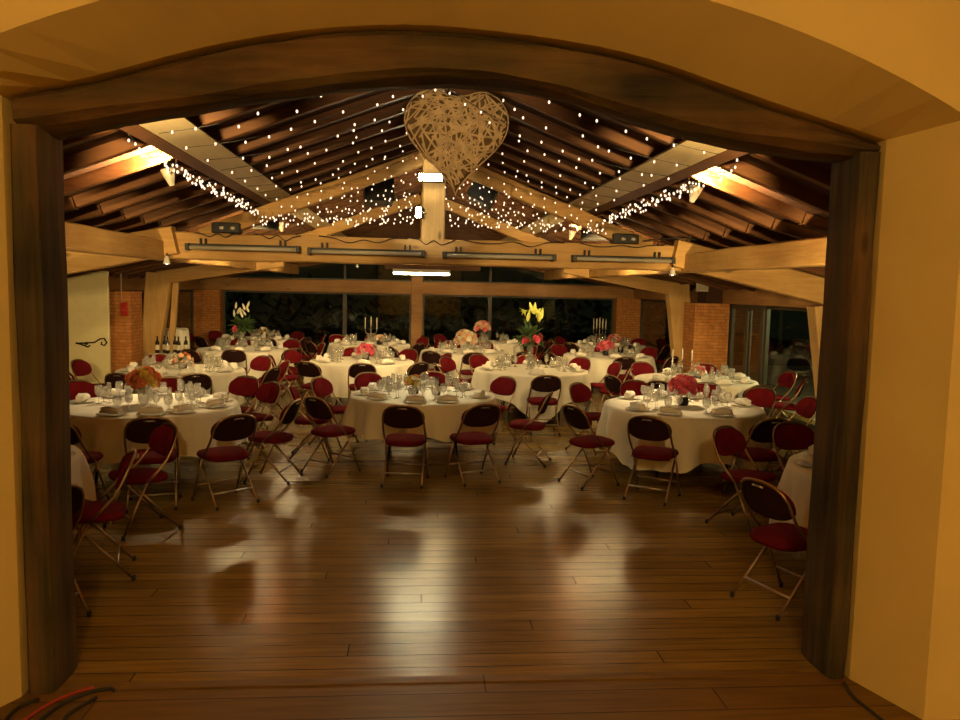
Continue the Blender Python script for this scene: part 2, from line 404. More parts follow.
# roof: two main slopes, two shallow side slopes
def zr(x): return RZ - SL*abs(x-RX)
XB = 3.35                                  # half span of the main roof
ZE = RZ - SL*XB                            # height of rafter underside there
def slab(xa, za, xb, zb, y0, y1, t):
    return MB().add([(xa,y0,za),(xb,y0,zb),(xb,y1,zb),(xa,y1,za),(xa,y0,za+t),(xb,y0,zb+t),(xb,y1,zb+t),(xa,y1,za+t)],
                    [(0,3,2,1),(4,5,6,7),(0,1,5,4),(1,2,6,5),(2,3,7,6),(3,0,4,7)])
RD = .11
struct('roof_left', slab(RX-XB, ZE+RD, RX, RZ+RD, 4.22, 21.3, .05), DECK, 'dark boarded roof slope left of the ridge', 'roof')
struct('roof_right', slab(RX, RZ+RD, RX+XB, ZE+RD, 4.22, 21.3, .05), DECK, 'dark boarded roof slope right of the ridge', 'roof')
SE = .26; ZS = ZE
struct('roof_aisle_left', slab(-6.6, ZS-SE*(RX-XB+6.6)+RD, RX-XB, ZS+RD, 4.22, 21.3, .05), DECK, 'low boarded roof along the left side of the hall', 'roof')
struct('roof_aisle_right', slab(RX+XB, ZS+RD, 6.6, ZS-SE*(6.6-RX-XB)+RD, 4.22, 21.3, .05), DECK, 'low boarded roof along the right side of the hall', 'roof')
ny = 0
y = 4.55
while y < 20.9:
    for sgn, side in ((-1, 'left'), (1, 'right')):
        m = MB(); hewn(m, (RX+sgn*.02, y, RZ+RD/2+.008), (RX+sgn*XB, y, ZE+RD/2), .085, RD, n=6, jit=.003, seed=ny)
        hewn(m, (RX+sgn*(XB+.01), y, ZE+RD/2-.01), (RX+sgn*6.2, y, ZS-SE*(6.2-XB)+RD/2), .085, RD, n=4, jit=.003, seed=ny+.5)
        struct('rafter', m, RAFT, 'brown roof rafter on the %s slope, number %d in from the doorway' % (side, ny+1), 'rafter')
    ny += 1; y += .62
for sgn, side in ((-1, 'left'), (1, 'right')):
    # slanted purlin under the main slope and its narrow brown ledge
    m = MB(); xi = RX + sgn*1.84; xo = RX + sgn*2.13
    ring = lambda y: [V(xi, y, 3.20), V(xo, y, 3.13), V(xo+sgn*.05, y, 3.33), V(xi+sgn*.05, y, zr(xi+sgn*.05)-.006)]
    m.loft([ring(4.23 + 16.7*i/20) for i in range(21)])
    struct('purlin', m, PALEY, 'pale wide board purlin under the %s roof slope' % side, 'beam')
    m = MB(); m.loft([[V(xo, y, 3.125), V(xo+sgn*.085, y, 3.075), V(xo+sgn*.10, y, 3.12), V(xo+sgn*.04, y, 3.18)] for y in [4.23 + 16.7*i/20 for i in range(21)]])
    struct('purlin_ledge', m, RAFT, 'narrow brown batten along the outer edge of the %s purlin' % side, 'batten')
    m = MB(); hewn(m, (RX+sgn*XB, 4.23, 2.43), (RX+sgn*XB, 20.95, 2.43), .2, .24, n=40, jit=.006, seed=3+sgn)
    struct('wall_plate', m, PINEY, 'long pine beam running down the %s side of the hall' % side, 'beam')
m = MB(); hewn(m, (RX, 4.23, RZ-.0), (RX, 20.95, RZ-.0), .14, .2, n=30, jit=.004); struct('ridge_beam', m, PINEY, 'pine ridge beam at the top of the roof', 'beam')

# trusses
def truss(Y, tie_z0, tie_z1, label, king):
    m = MB(); hewn(m, (RX-XB+.02, Y, (tie_z0+tie_z1)/2), (RX+XB-.02, Y, (tie_z0+tie_z1)/2), .24, tie_z1-tie_z0, n=30, jit=.008, seed=Y, ch=.12)
    struct('tie_beam', m, PINEX, 'thick pine tie beam across the hall, ' + label, 'beam')
    for sgn, side in ((-1, 'left'), (1, 'right')):
        m = MB(); hewn(m, (RX+sgn*2.85, Y, 2.62), (RX+sgn*.12, Y, 3.68), .16, .19, n=10, jit=.006, seed=Y+sgn)
        struct('principal_rafter', m, PINEX, 'sloping pine truss timber on the %s, %s' % (side, label), 'beam')
        m = MB(); hewn(m, (RX+sgn*(XB-.22), Y-.16, 2.56), (RX+sgn*5.5, Y-.12, 2.04), .18, .34, n=10, jit=.008, seed=Y+sgn*2)
        struct('aisle_beam', m, PINEX, 'pine beam dropping from the tie to the %s post, %s' % (side, label), 'beam')
    if king:
        m = MB(); hewn(m, (RX+.02, Y-.02, 2.64), (RX+.02, Y-.02, RZ-.02), .29, .2, up=(0,1,0), n=12, jit=.004); struct('king_post', m, PINEZ, 'pale king post rising from the first tie beam', 'post')
truss(10.1, 2.33, 2.655, 'nearest truss', True)
m = MB(); hewn(m, (RX-3.1, 15.6, 2.66), (RX+3.1, 15.6, 2.66), .2, .26, n=20, jit=.006); struct('tie_beam', m, PINEX, 'second tie beam across the hall, deeper in', 'beam')
m = MB(); hewn(m, (RX+.0, 15.6, 2.80), (RX, 15.6, RZ-.02), .22, .2, up=(0,1,0), n=8); struct('king_post', m, PINEZ, 'king post of the second truss deeper in', 'post')
for sgn, side in ((-1, 'left'), (1, 'right')):
    m = MB(); hewn(m, (RX+sgn*2.9, 15.6, 2.74), (RX+sgn*.12, 15.6, 3.78), .16, .2, n=10, jit=.006, seed=9+sgn)
    struct('principal_rafter', m, PINEX, 'sloping pine truss timber on the %s, second truss' % side, 'beam')
    m = MB(); hewn(m, (RX+sgn*2.75, 15.5, 2.50), (RX+sgn*5.10, 15.5, 2.11), .2, .23, n=10, jit=.006, seed=sgn, h1=.26)
    struct('aisle_beam', m, PINEX, 'pine brace reaching to the top of the %s leaning post' % side, 'beam')
    # leaning knee posts, tapering to the foot
    xt, xb_ = RX+sgn*5.08, RX+sgn*5.36
    m = MB(); hewn(m, (xb_, 15.5, 0), (xt, 15.5, 2.20), .25, .34, up=(1,0,0), n=12, jit=.008, seed=sgn*5, w1=.25, h1=.46)
    struct('knee_post', m, PINEZ, 'leaning pine post on the %s beside the brick pier' % side, 'post')
    m = MB(); hewn(m, (RX+sgn*5.50, 10.0, 0), (RX+sgn*5.28, 10.0, 1.93), .25, .3, up=(1,0,0), n=12, jit=.008, seed=sgn*6, h1=.46)
    struct('knee_post', m, PINEZ, 'leaning pine post of the nearest truss on the %s' % side, 'post')
m = MB(); hewn(m, (-4.78, 15.58, 0.0), (-4.60, 15.58, 2.04), .1, .1, up=(1,0,0), n=8); struct('door_stile', m, PINEZ, 'thin pine strip beside the left leaning post', 'post')

# back wall: lintel, glass, piers, centre post
m = MB(); hewn(m, (-6.0, YB-.1, 2.02), (6.1, YB-.1, 2.02), .24, .33, n=30, jit=.006); struct('lintel_back', m, LINTX, 'long brown lintel over the back windows', 'beam')
m = MB(); hewn(m, (RX-.14, YB-.12, 0), (RX-.14, YB-.12, 2.62), .30, .22, up=(0,1,0), n=12); struct('post_back', m, LINTX, 'pine post in the middle of the back windows', 'post')
struct('pier_back_left', MB().cbox(-6.0, -5.0, YB-.35, YB+.05, 0, 1.86, .006), BRICK, 'wide brick pier at the back left of the hall', 'pier')
struct('pier_back_right', MB().cbox(5.42, 6.1, YB-.35, YB+.05, 0, 1.88, .006), BRICK, 'narrow brick pier at the back right corner', 'pier')
for sgn, side in ((-1, 'left'), (1, 'right')):
    m = MB(); hewn(m, (RX+sgn*5.7, YB-.14, 2.20), (RX+sgn*2.3, YB-.14, 2.78), .12, .24, n=10, jit=.004); struct('gable_beam', m, LINTX, 'brown sloping gable timber over the back windows on the %s' % side, 'beam')
struct('tie_back', hewn(MB(), (-3.2, YB-.1, 2.75), (3.6, YB-.1, 2.75), .2, .25), LINTX, 'back tie beam over the upper glass', 'beam')
struct('wall_back_gable', MB().add([(-3.3,YB,2.8),(3.7,YB,2.8),(3.7,YB,2.95),(RX,YB,4.12),(-3.3,YB,2.95),(-3.3,YB+.08,2.8),(3.7,YB+.08,2.8),(3.7,YB+.08,2.95),(RX,YB+.08,4.12),(-3.3,YB+.08,2.95)],
       [(0,1,2,3,4),(5,9,8,7,6)]), RAFT, 'brown boarded gable above the back windows', 'wall')
nwin = [0]
def window(x0, y0, x1, y1, z0, z1, label, fr=.05, mat=None):
    """pane with a frame, standing along a line on the plan"""
    nwin[0] += 1
    a, b = V(x0, y0, 0), V(x1, y1, 0); dr = (b-a).normalized(); nn = V(-dr.y, dr.x, 0)
    def bar(p, q, za, zb, t):
        ring = lambda s, tt: s + nn*tt
        return [ring(p,-t)+V(0,0,za), ring(q,-t)+V(0,0,za), ring(q,t)+V(0,0,za), ring(p,t)+V(0,0,za), ring(p,-t)+V(0,0,zb), ring(q,-t)+V(0,0,zb), ring(q,t)+V(0,0,zb), ring(p,t)+V(0,0,zb)]
    FS = [(0,3,2,1),(4,5,6,7),(0,1,5,4),(1,2,6,5),(2,3,7,6),(3,0,4,7)]
    o = bpy.data.objects.new('window_%d' % nwin[0], None); COL.objects.link(o); o['kind'] = 'structure'; o['label'] = label; o['category'] = 'window'
    m = MB()
    m.add(bar(a, a+dr*fr, z0, z1, .03), FS); m.add(bar(b-dr*fr, b, z0, z1, .03), FS)
    m.add(bar(a+dr*fr, b-dr*fr, z0, z0+fr*1.4, .03), FS); m.add(bar(a+dr*fr, b-dr*fr, z1-fr, z1, .03), FS)
    m.build('window_frame', mat or FRAMEM, o)
    MB().add(bar(a+dr*fr, b-dr*fr, z0+fr*1.4, z1-fr, .004), FS).build('pane', PANE, o)
    return o
FRAMEM = plain('dark_frame', (.045, .040, .025), .5, var=.1)
FRAMEB = plain('brown_frame', (.22, .12, .05), .5, var=.1)
xs = [-5.0, -1.85, -.09, 0.21, 2.02, 5.42]
for a, b in ((xs[0], xs[1]), (xs[1], xs[2]), (xs[3], xs[4]), (xs[4], xs[5])):
    c = (a+b)/2
    nm = {True: 'left', False: 'right'}[c < 0]; far = 'outer' if abs(c) > 2 else 'inner'
    window(a, YB, b, YB, 0, 1.86, 'dark %s back window pane on the %s of the centre post' % (far, nm))
    o = window(a, YB, b, YB, 2.18, 2.66, 'narrow %s upper pane over the lintel on the %s' % (far, nm), .03)
    o.matrix_world = Matrix.Translation((0, YB, 2.18)) @ Matrix.Rotation(.03, 4, 'X') @ Matrix.Translation((0, -YB, -2.18))
# right side wall
struct('lintel_right', hewn(MB(), (XR-.1, 4.3, 2.0), (XR-.1, YB-.25, 2.0), .2, .28, n=30, jit=.005), LINTY, 'brown wooden lintel along the right side windows', 'beam')
struct('pier_right', MB().cbox(5.36, 6.05, 14.6, 15.2, 0, 1.86, .006), BRICK, 'brick pier by the right leaning post', 'pier')
struct('pier_block', MB().cbox(5.58, 5.92, 14.62, 15.1, 1.87, 2.36, .01), DECK, 'dark wooden block on top of the right brick pier', 'block')
window(XR, 15.2, XR, 18.0, 0, 1.86, 'side window beyond the right brick pier', .06)
window(XR, 18.0, XR, YB-.36, 0, 1.86, 'last side window before the back right pier', .06)
window(XR, 13.75, XR, 14.62, 0, 1.86, 'closed glazed door leaf on the right side', .09, FRAMEM)
window(XR-.03, 13.1, XR-.03, 13.85, 0, 1.86, 'slim grey green glazed door leaf slid behind the other', .10, FRAMEM)
window(XR, 10.9, XR, 13.1, 0, 1.86, 'clear glazing looking onto the terrace at right', .06, FRAMEM)
window(XR, 8.0, XR, 10.9, 0, 1.86, 'side window behind the right door post', .06, FRAMEM)
window(XR, 4.25, XR, 8.0, 0, 1.86, 'first side window on the right by the doorway', .06, FRAMEM)
# left side wall
struct('wall_left', MB().box(XL-.12, XL, 4.22, 12.4, 0, 2.6), PLASTER, 'ochre plaster side wall of the hall on the left', 'wall')
struct('lintel_left', hewn(MB(), (-5.62, 13.75, 2.03), (-5.62, YB-.25, 2.03), .2, .34, n=20, jit=.005), LINTY, 'brown wooden lintel along the left side', 'beam')
struct('pier_left', MB().cbox(-5.72, -5.08, 14.5, 15.1, 0, 1.86, .006), BRICK, 'brick pier by the left leaning post', 'pier')
window(-5.7, 15.1, -5.7, 17.8, 0, 1.86, 'side window beyond the left brick pier', .06)
window(-5.7, 17.8, -5.7, YB-.36, 0, 1.86, 'last side window before the wide back left pier', .06)
dr = bpy.data.objects.new('door_1', None); COL.objects.link(dr); dr['kind'] = 'structure'; dr['label'] = 'cream painted door panel with a scrolled iron hinge'; dr['category'] = 'door'; dr.location.x = .09
MB().cbox(-5.92, -5.22, 13.6, 13.66, 0.02, 2.20, .006).build('door_panel', DOORW, dr)
m = MB(); m.tube([(-5.75, 13.585, .98), (-5.45, 13.585, 1.0), (-5.36, 13.585, 1.06), (-5.29, 13.585, 1.07), (-5.25, 13.585, 1.0), (-5.29, 13.585, .95), (-5.34, 13.585, .97), (-5.33, 13.585, 1.01)], .014, 6)
m.tube([(-5.75, 13.585, .99), (-5.62, 13.585, .95), (-5.56, 13.585, .92), (-5.52, 13.585, .95)], .013, 6); m.lathe([(0.001,-.03),(.035,0),(.001,.03)], 8, (-5.58, 13.58, .98)); m.build('strap_hinge', IRON, dr)
struct('door_frame', MB().cbox(-6.0, -5.84, 13.45, 13.7, 0, 2.2, .006), LINTX, 'brown frame of the cream door', 'frame')
struct('wall_left_infill', MB().box(XL-.12, XL, 12.4, 13.8, 0, 2.3).box(XL-.12, -5.72, 13.8, 14.6, 0, 2.3), RAFT, 'brown boarding beside the cream door', 'wall')
# outdoors
struct('ground', MB().box(-16, 18, 3.0, 40, -.35, -.13), plain('dark_earth', (.03, .035, .018), .9), 'dark garden ground outside the windows', 'ground')
struct('terrace', MB().box(6.5, 13.5, 5, 22, -.13, -.02), PAVING, 'pale paved terrace outside the right windows', 'terrace')
struct('garden_wall', MB().cbox(13.5, 13.8, 5, 24, -.13, 1.1, .02), PAVING, 'low wall at the far edge of the terrace', 'wall')
m = MB(); rnd = random.Random(3)
for i in range(2600):
    if i % 3: x, y = rnd.uniform(-12, 12), rnd.uniform(29, 32)
    else: x, y = rnd.uniform(14.2, 16.5), rnd.uniform(8, 26)
    z = rnd.uniform(-.1, 2.6)*rnd.uniform(.5, 1); s = rnd.uniform(.12, .3); a = rnd.uniform(0, 6.3); t = rnd.uniform(-1, 1)
    u = V(math.cos(a), math.sin(a), t)*s; w = V(-math.sin(a), math.cos(a), rnd.uniform(-.6, .6))*s*.45; c = V(x, y, z)
    m.add([c-u, c+w, c+u, c-w], [(0,1,2,3)])
tag(m.build('hedge', DGREEN), 'dark night hedge beyond the windows', 'hedge', kind='stuff')

# ------------------------------------------------------------------ tables
TABLES = [  # key, x, y, radius, cloth turn, chair angles (0 = right, 90 = far side), phrase
 ('mid', .12, 9.5, .88, .0, [-98, -68, -20, 42, 84, 120, 152, -172, -138], 'the middle front table'),
 ('right', 3.12, 8.75, .90, .10, [-120, -151, 130, 95, 60, 34, 3, -76], 'the pink bouquet table on the right'),
 ('left', -2.8, 8.5, .90, .55, [-71, -100, -47, -12, 25, 65, 100, 138, 172], 'the orange bouquet table on the left'),
 ('left2', -3.45, 11.9, .90, .2, [-68, -104, -142, 172, 120, 52, 18, -20], 'the peach posy table at left'),
 ('left3', -3.4, 15.9, .88, .9, [-85, -44, -125, -168, 15, 60, 105, 145], 'the white lily table at left'),
 ('left4', -3.75, 18.9, .88, .3, [-80, -35, -130, 175, 10, 60, 100, 140], 'the back left table by the brick pier'),
 ('cenl', -.9, 13.7, .90, .6, [-86, -52, -172, -146, 150, 100, 60, 20], 'the pink posy table left of centre'),
 ('cenl2', -1.0, 17.8, .90, .1, [-88, -45, -135, 175, 140, 90, 40, 0], 'the tall candle table left of the back post'),
 ('tall', 1.92, 12.6, .92, .785, [-92, -18, -168, 150, 118, 84, 48, 14], 'the tall vase table right of centre'),
 ('blush', 1.05, 16.1, .90, .4, [-122, -88, -50, -160, 160, 115, 70, 15], 'the blush bouquet table behind the tall vase'),
 ('rear', 1.75, 18.95, .88, .7, [-40, -140, 175, 135, 90, 45, 0], 'the rearmost table right of the back post'),
 ('rose', 3.95, 15.6, .90, .2, [-93, -45, -150, 155, 120, 80, 40, -8], 'the rose posy table at back right'),
 ('cand', 4.75, 18.7, .88, .5, [-90, -40, -140, 170, 130, 90, 45, 5], 'the candelabra table by the back right pier'),
 ('side', 4.28, 11.5, .90, .15, [-112, -78, -34, 8, 65, 104, 138, -156], 'the three candle table on the right'),
 ('pr', 3.80, 5.45, .93, .785, [-158, 128, 99], 'the table half hidden by the right door post'),
 ('pl', -3.36, 5.72, .92, -.2, [-9, -44, 58], 'the table half hidden by the left door post'),
]
TZ = .735
def where(a):
    names = ['right', 'right-far', 'far-right', 'far-right-centre', 'far', 'far-left-centre', 'far-left', 'left-far', 'left', 'left-near', 'near-left', 'near-left-centre', 'near', 'near-right-centre', 'near-right', 'right-near']
    return names[int(round((a % 360)/22.5)) % 16]
# prototypes -----------------------------------------------------------------
def pad(mb, w, h, t, n=2.8, segs=28, mat=None, M=Matrix()):
    """cushion: superellipse outline w x h in local xy, thickness t domed both sides"""
    rings = []
    for s, z in ((.0, -.5), (.80, -.5), (.95, -.36), (1.0, -.08), (1.0, .08), (.95, .36), (.80, .5), (.45, .60), (.0, .64)):
        r = []
        for k in range(segs):
            a = 2*PI*k/segs; c, sn = math.cos(a), math.sin(a)
            x = math.copysign(abs(c)**(2/n), c)*w/2*s; y = math.copysign(abs(sn)**(2/n), sn)*h/2*s
            r.append(M @ V(x, y, z*t))
        rings.append(r)
    mb.loft(rings, smooth=True, caps=False)
def make_chair():
    t = thing('folding_chair', 'x', 'chair')
    m = MB(); pad(m, .425, .42, .062, 3.4, M=Matrix.Translation((0, .015, .448)) @ Matrix.Rotation(.05, 4, 'X'))
    for v in range(len(m.v)):
        x, y, z = m.v[v]; m.v[v] = (x*(1+.10*y/.2), y, z)
    m.build('seat', VELVET, t); ang = math.atan2(.085, .24)
    for part, thick, dy, sc_, mt in (('backrest', .030, .010, 1., VELVET), ('back_rear', .012, -.009, 1.01, BACKD)):
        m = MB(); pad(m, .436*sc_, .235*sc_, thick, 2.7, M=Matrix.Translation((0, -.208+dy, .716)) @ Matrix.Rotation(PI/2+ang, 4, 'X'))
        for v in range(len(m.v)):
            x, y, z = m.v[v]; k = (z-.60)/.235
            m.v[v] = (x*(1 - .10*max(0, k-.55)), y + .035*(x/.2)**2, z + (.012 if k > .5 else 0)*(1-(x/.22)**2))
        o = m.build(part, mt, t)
        if part == 'back_rear': o['label'] = 'dark rear side of the backrest'
    arch = []
    for sx in (-1,): pass
    left = [V(-.216, .03, .43), V(-.217, -.06, .52), V(-.215, -.13, .60), V(-.212, -.175, .68), V(-.203, -.205, .75), V(-.178, -.232, .80), V(-.135, -.248, .832), V(-.07, -.258, .848)]
    path = left + [V(0, -.26, .852)] + [V(-p.x, p.y, p.z) for p in reversed(left)]
    MB().tube(path, .0105, 8).build('back_frame', BRONZE, t)
    for sx in (-1, 1):
        lg = MB().tube([V(sx*.216, .03, .43), V(sx*.217, .13, .22), V(sx*.218, .222, .012)], .0105, 8).build('leg', BRONZE, t)
        MB().lathe([(.001, 0), (.014, 0), (.014, .03), (.011, .032)], 8, (sx*.218, .224, 0)).build('rubber_foot', RUBBER, lg)
        lg = MB().tube([V(sx*.19, .13, .425), V(sx*.198, -.05, .22), V(sx*.204, -.235, .012)], .0105, 8).build('leg', BRONZE, t)
        MB().lathe([(.001, 0), (.014, 0), (.014, .03), (.011, .032)], 8, (sx*.204, -.237, 0)).build('rubber_foot', RUBBER, lg)
    MB().tube([V(-.20, -.137, .125), V(.20, -.137, .125)], .009, 8).build('stretcher', STEEL, t)
    MB().tube([V(-.217, .16, .155), V(.217, .16, .155)], .009, 8).build('stretcher', BRONZE, t)
    MB().tube([V(-.045, -.262, .815), V(-.03, -.276, .822), V(.03, -.276, .822), V(.045, -.262, .815)], .008, 6).build('handle', STEEL, t)
    m = MB(); m.tube([V(-.2, .1, .415), V(.2, .1, .415)], .008, 6); m.tube([V(-.2, -.1, .415), V(.2, -.1, .415)], .008, 6); m.build('seat_support', BRONZE, t)
    return t
def cloth_mesh(R, s, turn, zt, seed, maxdrop=.66):
    rnd = random.Random(seed); mb = MB(); N = 112; rings = []
    ph = [rnd.uniform(0, 6.28) for _ in range(4)]
    for rr in (.002, .35*R, .7*R, .93*R): rings.append([V(rr*math.cos(2*PI*k/N), rr*math.sin(2*PI*k/N), zt + .0012*math.sin(9*2*PI*k/N+ph[0])*(rr/R)**3) for k in range(N)])
    for t in (0, .03, .1, .25, .45, .65, .85, 1.0):
        ring = []
        for k in range(N):
            a = 2*PI*k/N; b = a - turn
            e = s/max(abs(math.cos(b)), abs(math.sin(b))); drop = min(max(e - R, .2), maxdrop)
            drop += .012*math.sin(5*a+ph[1])
            fold = math.sin(13*a+ph[2] + .8*math.sin(3*a+ph[3]))*.6 + .4*math.sin(22*a+ph[0]+t)
            amp = .055*min(1, t*1.7)*(.6+.8*(drop/maxdrop))
            corner = max(0, (e-R)/ (s*.414)) if False else 0
            r = R + .012*min(1, t*20) + amp*fold + .035*t
            z = zt - .004*(t > 0) - t*drop
            ring.append(V(r*math.cos(a), r*math.sin(a), max(z, .02)))
        rings.append(ring)
    mb.loft(rings, smooth=True, caps=False)
    return mb
def make_table(R, x, y, phrase):
    t = thing('round_table', 'round table under the cloth, ' + phrase, 'table', (x, y, 0))
    MB().lathe([(.001, TZ-.03), (R-.01, TZ-.03), (R-.003, TZ-.022), (R-.003, TZ-.008), (R-.01, TZ-.002), (.001, TZ-.002)], 48).build('tabletop', TABLEW, t)
    for a in (.785, 2.356, 3.927, 5.498):
        c, s = math.cos(a), math.sin(a)
        MB().tube([V(c*.5, s*.5, TZ-.03), V(c*.52, s*.52, .4), V(c*.58, s*.58, 0.0)], .016, 8).build('leg', BLACK, t)
    m = MB(); m.tube([V(-.37, -.37, .2), V(.37, .37, .2)], .011, 6); m.tube([V(.37, -.37, .212), V(-.37, .37, .212)], .011, 6); m.build('cross_brace', BLACK, t)
    return t
# small crockery prototypes (single meshes centred on their base)
def proto(name, mb, mat):
    return mb.build(name, mat)
P_plate = proto('plate', MB().lathe([(.001, 0), (.085, 0), (.10, .006), (.134, .015), (.136, .018), (.10, .011), (.083, .006), (.001, .005)], 24), CHINA)
m = MB(); rings = []
for i in range(9):
    t = i/8; w = .034 + .022*math.sin(PI*t)**.6; h = .020 + .024*math.sin(PI*t)**.5; x = -.115 + .23*t
    rings.append([V(x, w*math.cos(2*PI*k/12) + .004*math.sin(5*t*PI), h*(1+math.sin(2*PI*k/12))*.9 + .002*math.sin(7*k)) for k in range(12)])
m.loft(rings, smooth=True)
for i in range(3):
    y0 = -.03 + .026*i; m.tube([V(-.10, y0, .052), V(0, y0*1.2, .074), V(.10, y0, .052)], .010, 6)
P_napkin = proto('napkin', m, NAPKIN)
def glass_root(kind):
    if kind == 'wine_glass':
        t = thing('wine_glass', 'x', 'glass')
        MB().lathe([(.008, .088), (.026, .098), (.038, .125), (.039, .15), (.032, .195), (.030, .196), (.0365, .15), (.0355, .127), (.024, .102), (.002, .095)], 14).build('bowl', GLASS, t)
        MB().lathe([(.001, 0.0), (.034, 0.0), (.033, .003), (.008, .006), (.0045, .02), (.0045, .075), (.008, .088)], 14).build('stem', GLASS, t)
    elif kind == 'flute':
        t = thing('flute', 'x', 'glass')
        MB().lathe([(.006, .085), (.017, .10), (.024, .13), (.025, .17), (.021, .225), (.0195, .226), (.0235, .17), (.0225, .132), (.015, .105), (.002, .095)], 12).build('bowl', GLASS, t)
        MB().lathe([(.001, 0.0), (.030, 0.0), (.029, .003), (.007, .006), (.004, .02), (.004, .07), (.006, .085)], 12).build('stem', GLASS, t)
    else:
        t = thing('water_glass', 'x', 'glass')
        MB().lathe([(.010, .058), (.033, .070), (.044, .10), (.045, .125), (.038, .165), (.036, .166), (.0425, .125), (.0415, .102), (.03, .075), (.002, .066)], 14).build('bowl', GLASS, t)
        MB().lathe([(.001, 0.0), (.037, 0.0), (.036, .003), (.009, .006), (.006, .016), (.006, .046), (.010, .058)], 14).build('stem', GLASS, t)
    note_kids(t)
    return t
chair0 = make_chair(); note_kids(chair0)
wine0 = glass_root('wine_glass'); water0 = glass_root('water_glass'); flute0 = glass_root('flute')
used = set()
def inst(p, loc, rz, label, cat, group, sc=1.):
    if p.name not in used:
        used.add(p.name); o = p
    else:
        o = copy_tree(p)
    o.location = loc; o.rotation_euler = (0, 0, rz)
    if sc != 1.: o.scale = (sc, sc, sc)
    return tag(o, label, cat, group)
rnd = random.Random(11)
TOP = TZ + .0035
CT = {}; CHAIRS = []
FIXED = {('pr', -158): (2.47, 4.86, math.atan2(.34, .94)), ('pl', -9): (-2.19, 5.50, math.atan2(-.32, -.95)), ('pl', -44): (-2.27, 4.78, math.atan2(.64, -.77))}
for key, x, y, R, turn, angs, phrase in TABLES:
    CT[key] = (x, y, R)
    make_table(R, x, y, phrase)
    s = {'mid': 1.24, 'pl': 1.10, 'right': 1.36, 'tall': 1.28, 'pr': 1.4}.get(key, 1.27)
    o = cloth_mesh(R, s, turn, TOP, hash(key) % 1000 if False else sum(map(ord, key)), {'mid': .40, 'left': .43, 'right': .58, 'tall': .70, 'pl': .45}.get(key, .52)).build('tablecloth', CLOTH, loc=(x, y, 0))
    tag(o, 'white cloth draped over ' + phrase, 'tablecloth', 'white tablecloths')
    seen = {}; GOT = []
    for a in angs:
        w = where(a)
        if w in seen: w = w + ' again'
        seen[w] = 1
        r = {('mid', -98): 1.42, ('mid', -68): 1.40, ('right', -120): 1.45, ('right', -151): 1.42, ('right', -76): 1.34, ('left', -47): 1.40, ('tall', -92): 1.58, ('pr', -158): 1.36, ('pl', -9): 1.22, ('pl', -44): 1.32}.get((key, a), R + .43 + rnd.uniform(-.03, .06))
        spin = rnd.uniform(-.10, .10); best = None
        for da in (0, 5, -5, 10, -10, 16, -16, 22, -22, 28, -28):
            for dr_ in (0, .06, .14, .24):
                A = math.radians(a+da); qx, qy = x + (r+dr_)*math.cos(A), y + (r+dr_)*math.sin(A)
                ok = all(math.hypot(qx-u, qy-v) > .62 for u, v in CHAIRS) and all(k2 == key or math.hypot(qx-x2, qy-y2) > R2 + .34 for k2, x2, y2, R2, *_ in TABLES) \
                     and math.hypot(qx+4.45, qy-14.75) > .62 and math.hypot(qx+5.0, qy-16.7) > .75 and -5.2 < qx < 5.75 and (qx < 4.8 or abs(qy-15.0) > .95) and (abs(qx) < 4.6 or abs(qy-15.5) > .55)
                if ok and best is None: best = (qx, qy, A)
        if (key, a) in FIXED: qx, qy, face = FIXED[(key, a)]; best = (qx, qy, face - PI/2); spin = 0
        if best is None: continue
        qx, qy, A = best; CHAIRS.append((qx, qy)); GOT.append(a)
        inst(chair0, (qx, qy, 0), A + PI/2 + spin if (key, a) not in FIXED else A,
             'red folding chair, %s seat, %s' % (w, phrase), 'chair', 'folding chairs round ' + phrase)
    places = list(GOT)
    if key == 'pr': places += [-118, 160, 60, 20]
    if key == 'pl': places += [15, 100, 140]
    seenp = {}
    for a in places:
        A = math.radians(a); c, sn = math.cos(A), math.sin(A); w = where(a)
        if w in seenp: w += ' again'
        seenp[w] = 1
        rp = R - .165
        px, py = x + rp*c, y + rp*sn
        inst(P_plate, (px, py, TOP+.0015), 0, 'white plate, %s place, %s' % (w, phrase), 'plate', 'plates on ' + phrase)
        inst(P_napkin, (px, py, TOP+.0175), A + PI/2 + rnd.uniform(-.35, .35), 'white folded napkin, %s place, %s' % (w, phrase), 'napkin', 'napkins on ' + phrase)
        rg = R - .385 + rnd.uniform(-.02, .02)
        for off, dg, p, nm in ((.055, 0, wine0, 'wine glass'), (-.06, .01, water0, 'water glass'), (.0, -.085, flute0, 'tall flute')):
            gx, gy = x + (rg+dg)*c - off*sn, y + (rg+dg)*sn + off*c
            inst(p, (gx, gy, TOP+.0015), 0, 'clear %s, %s place, %s' % (nm, w, phrase), 'glass', '%s set on %s' % (nm, phrase), rnd.uniform(.95, 1.05))

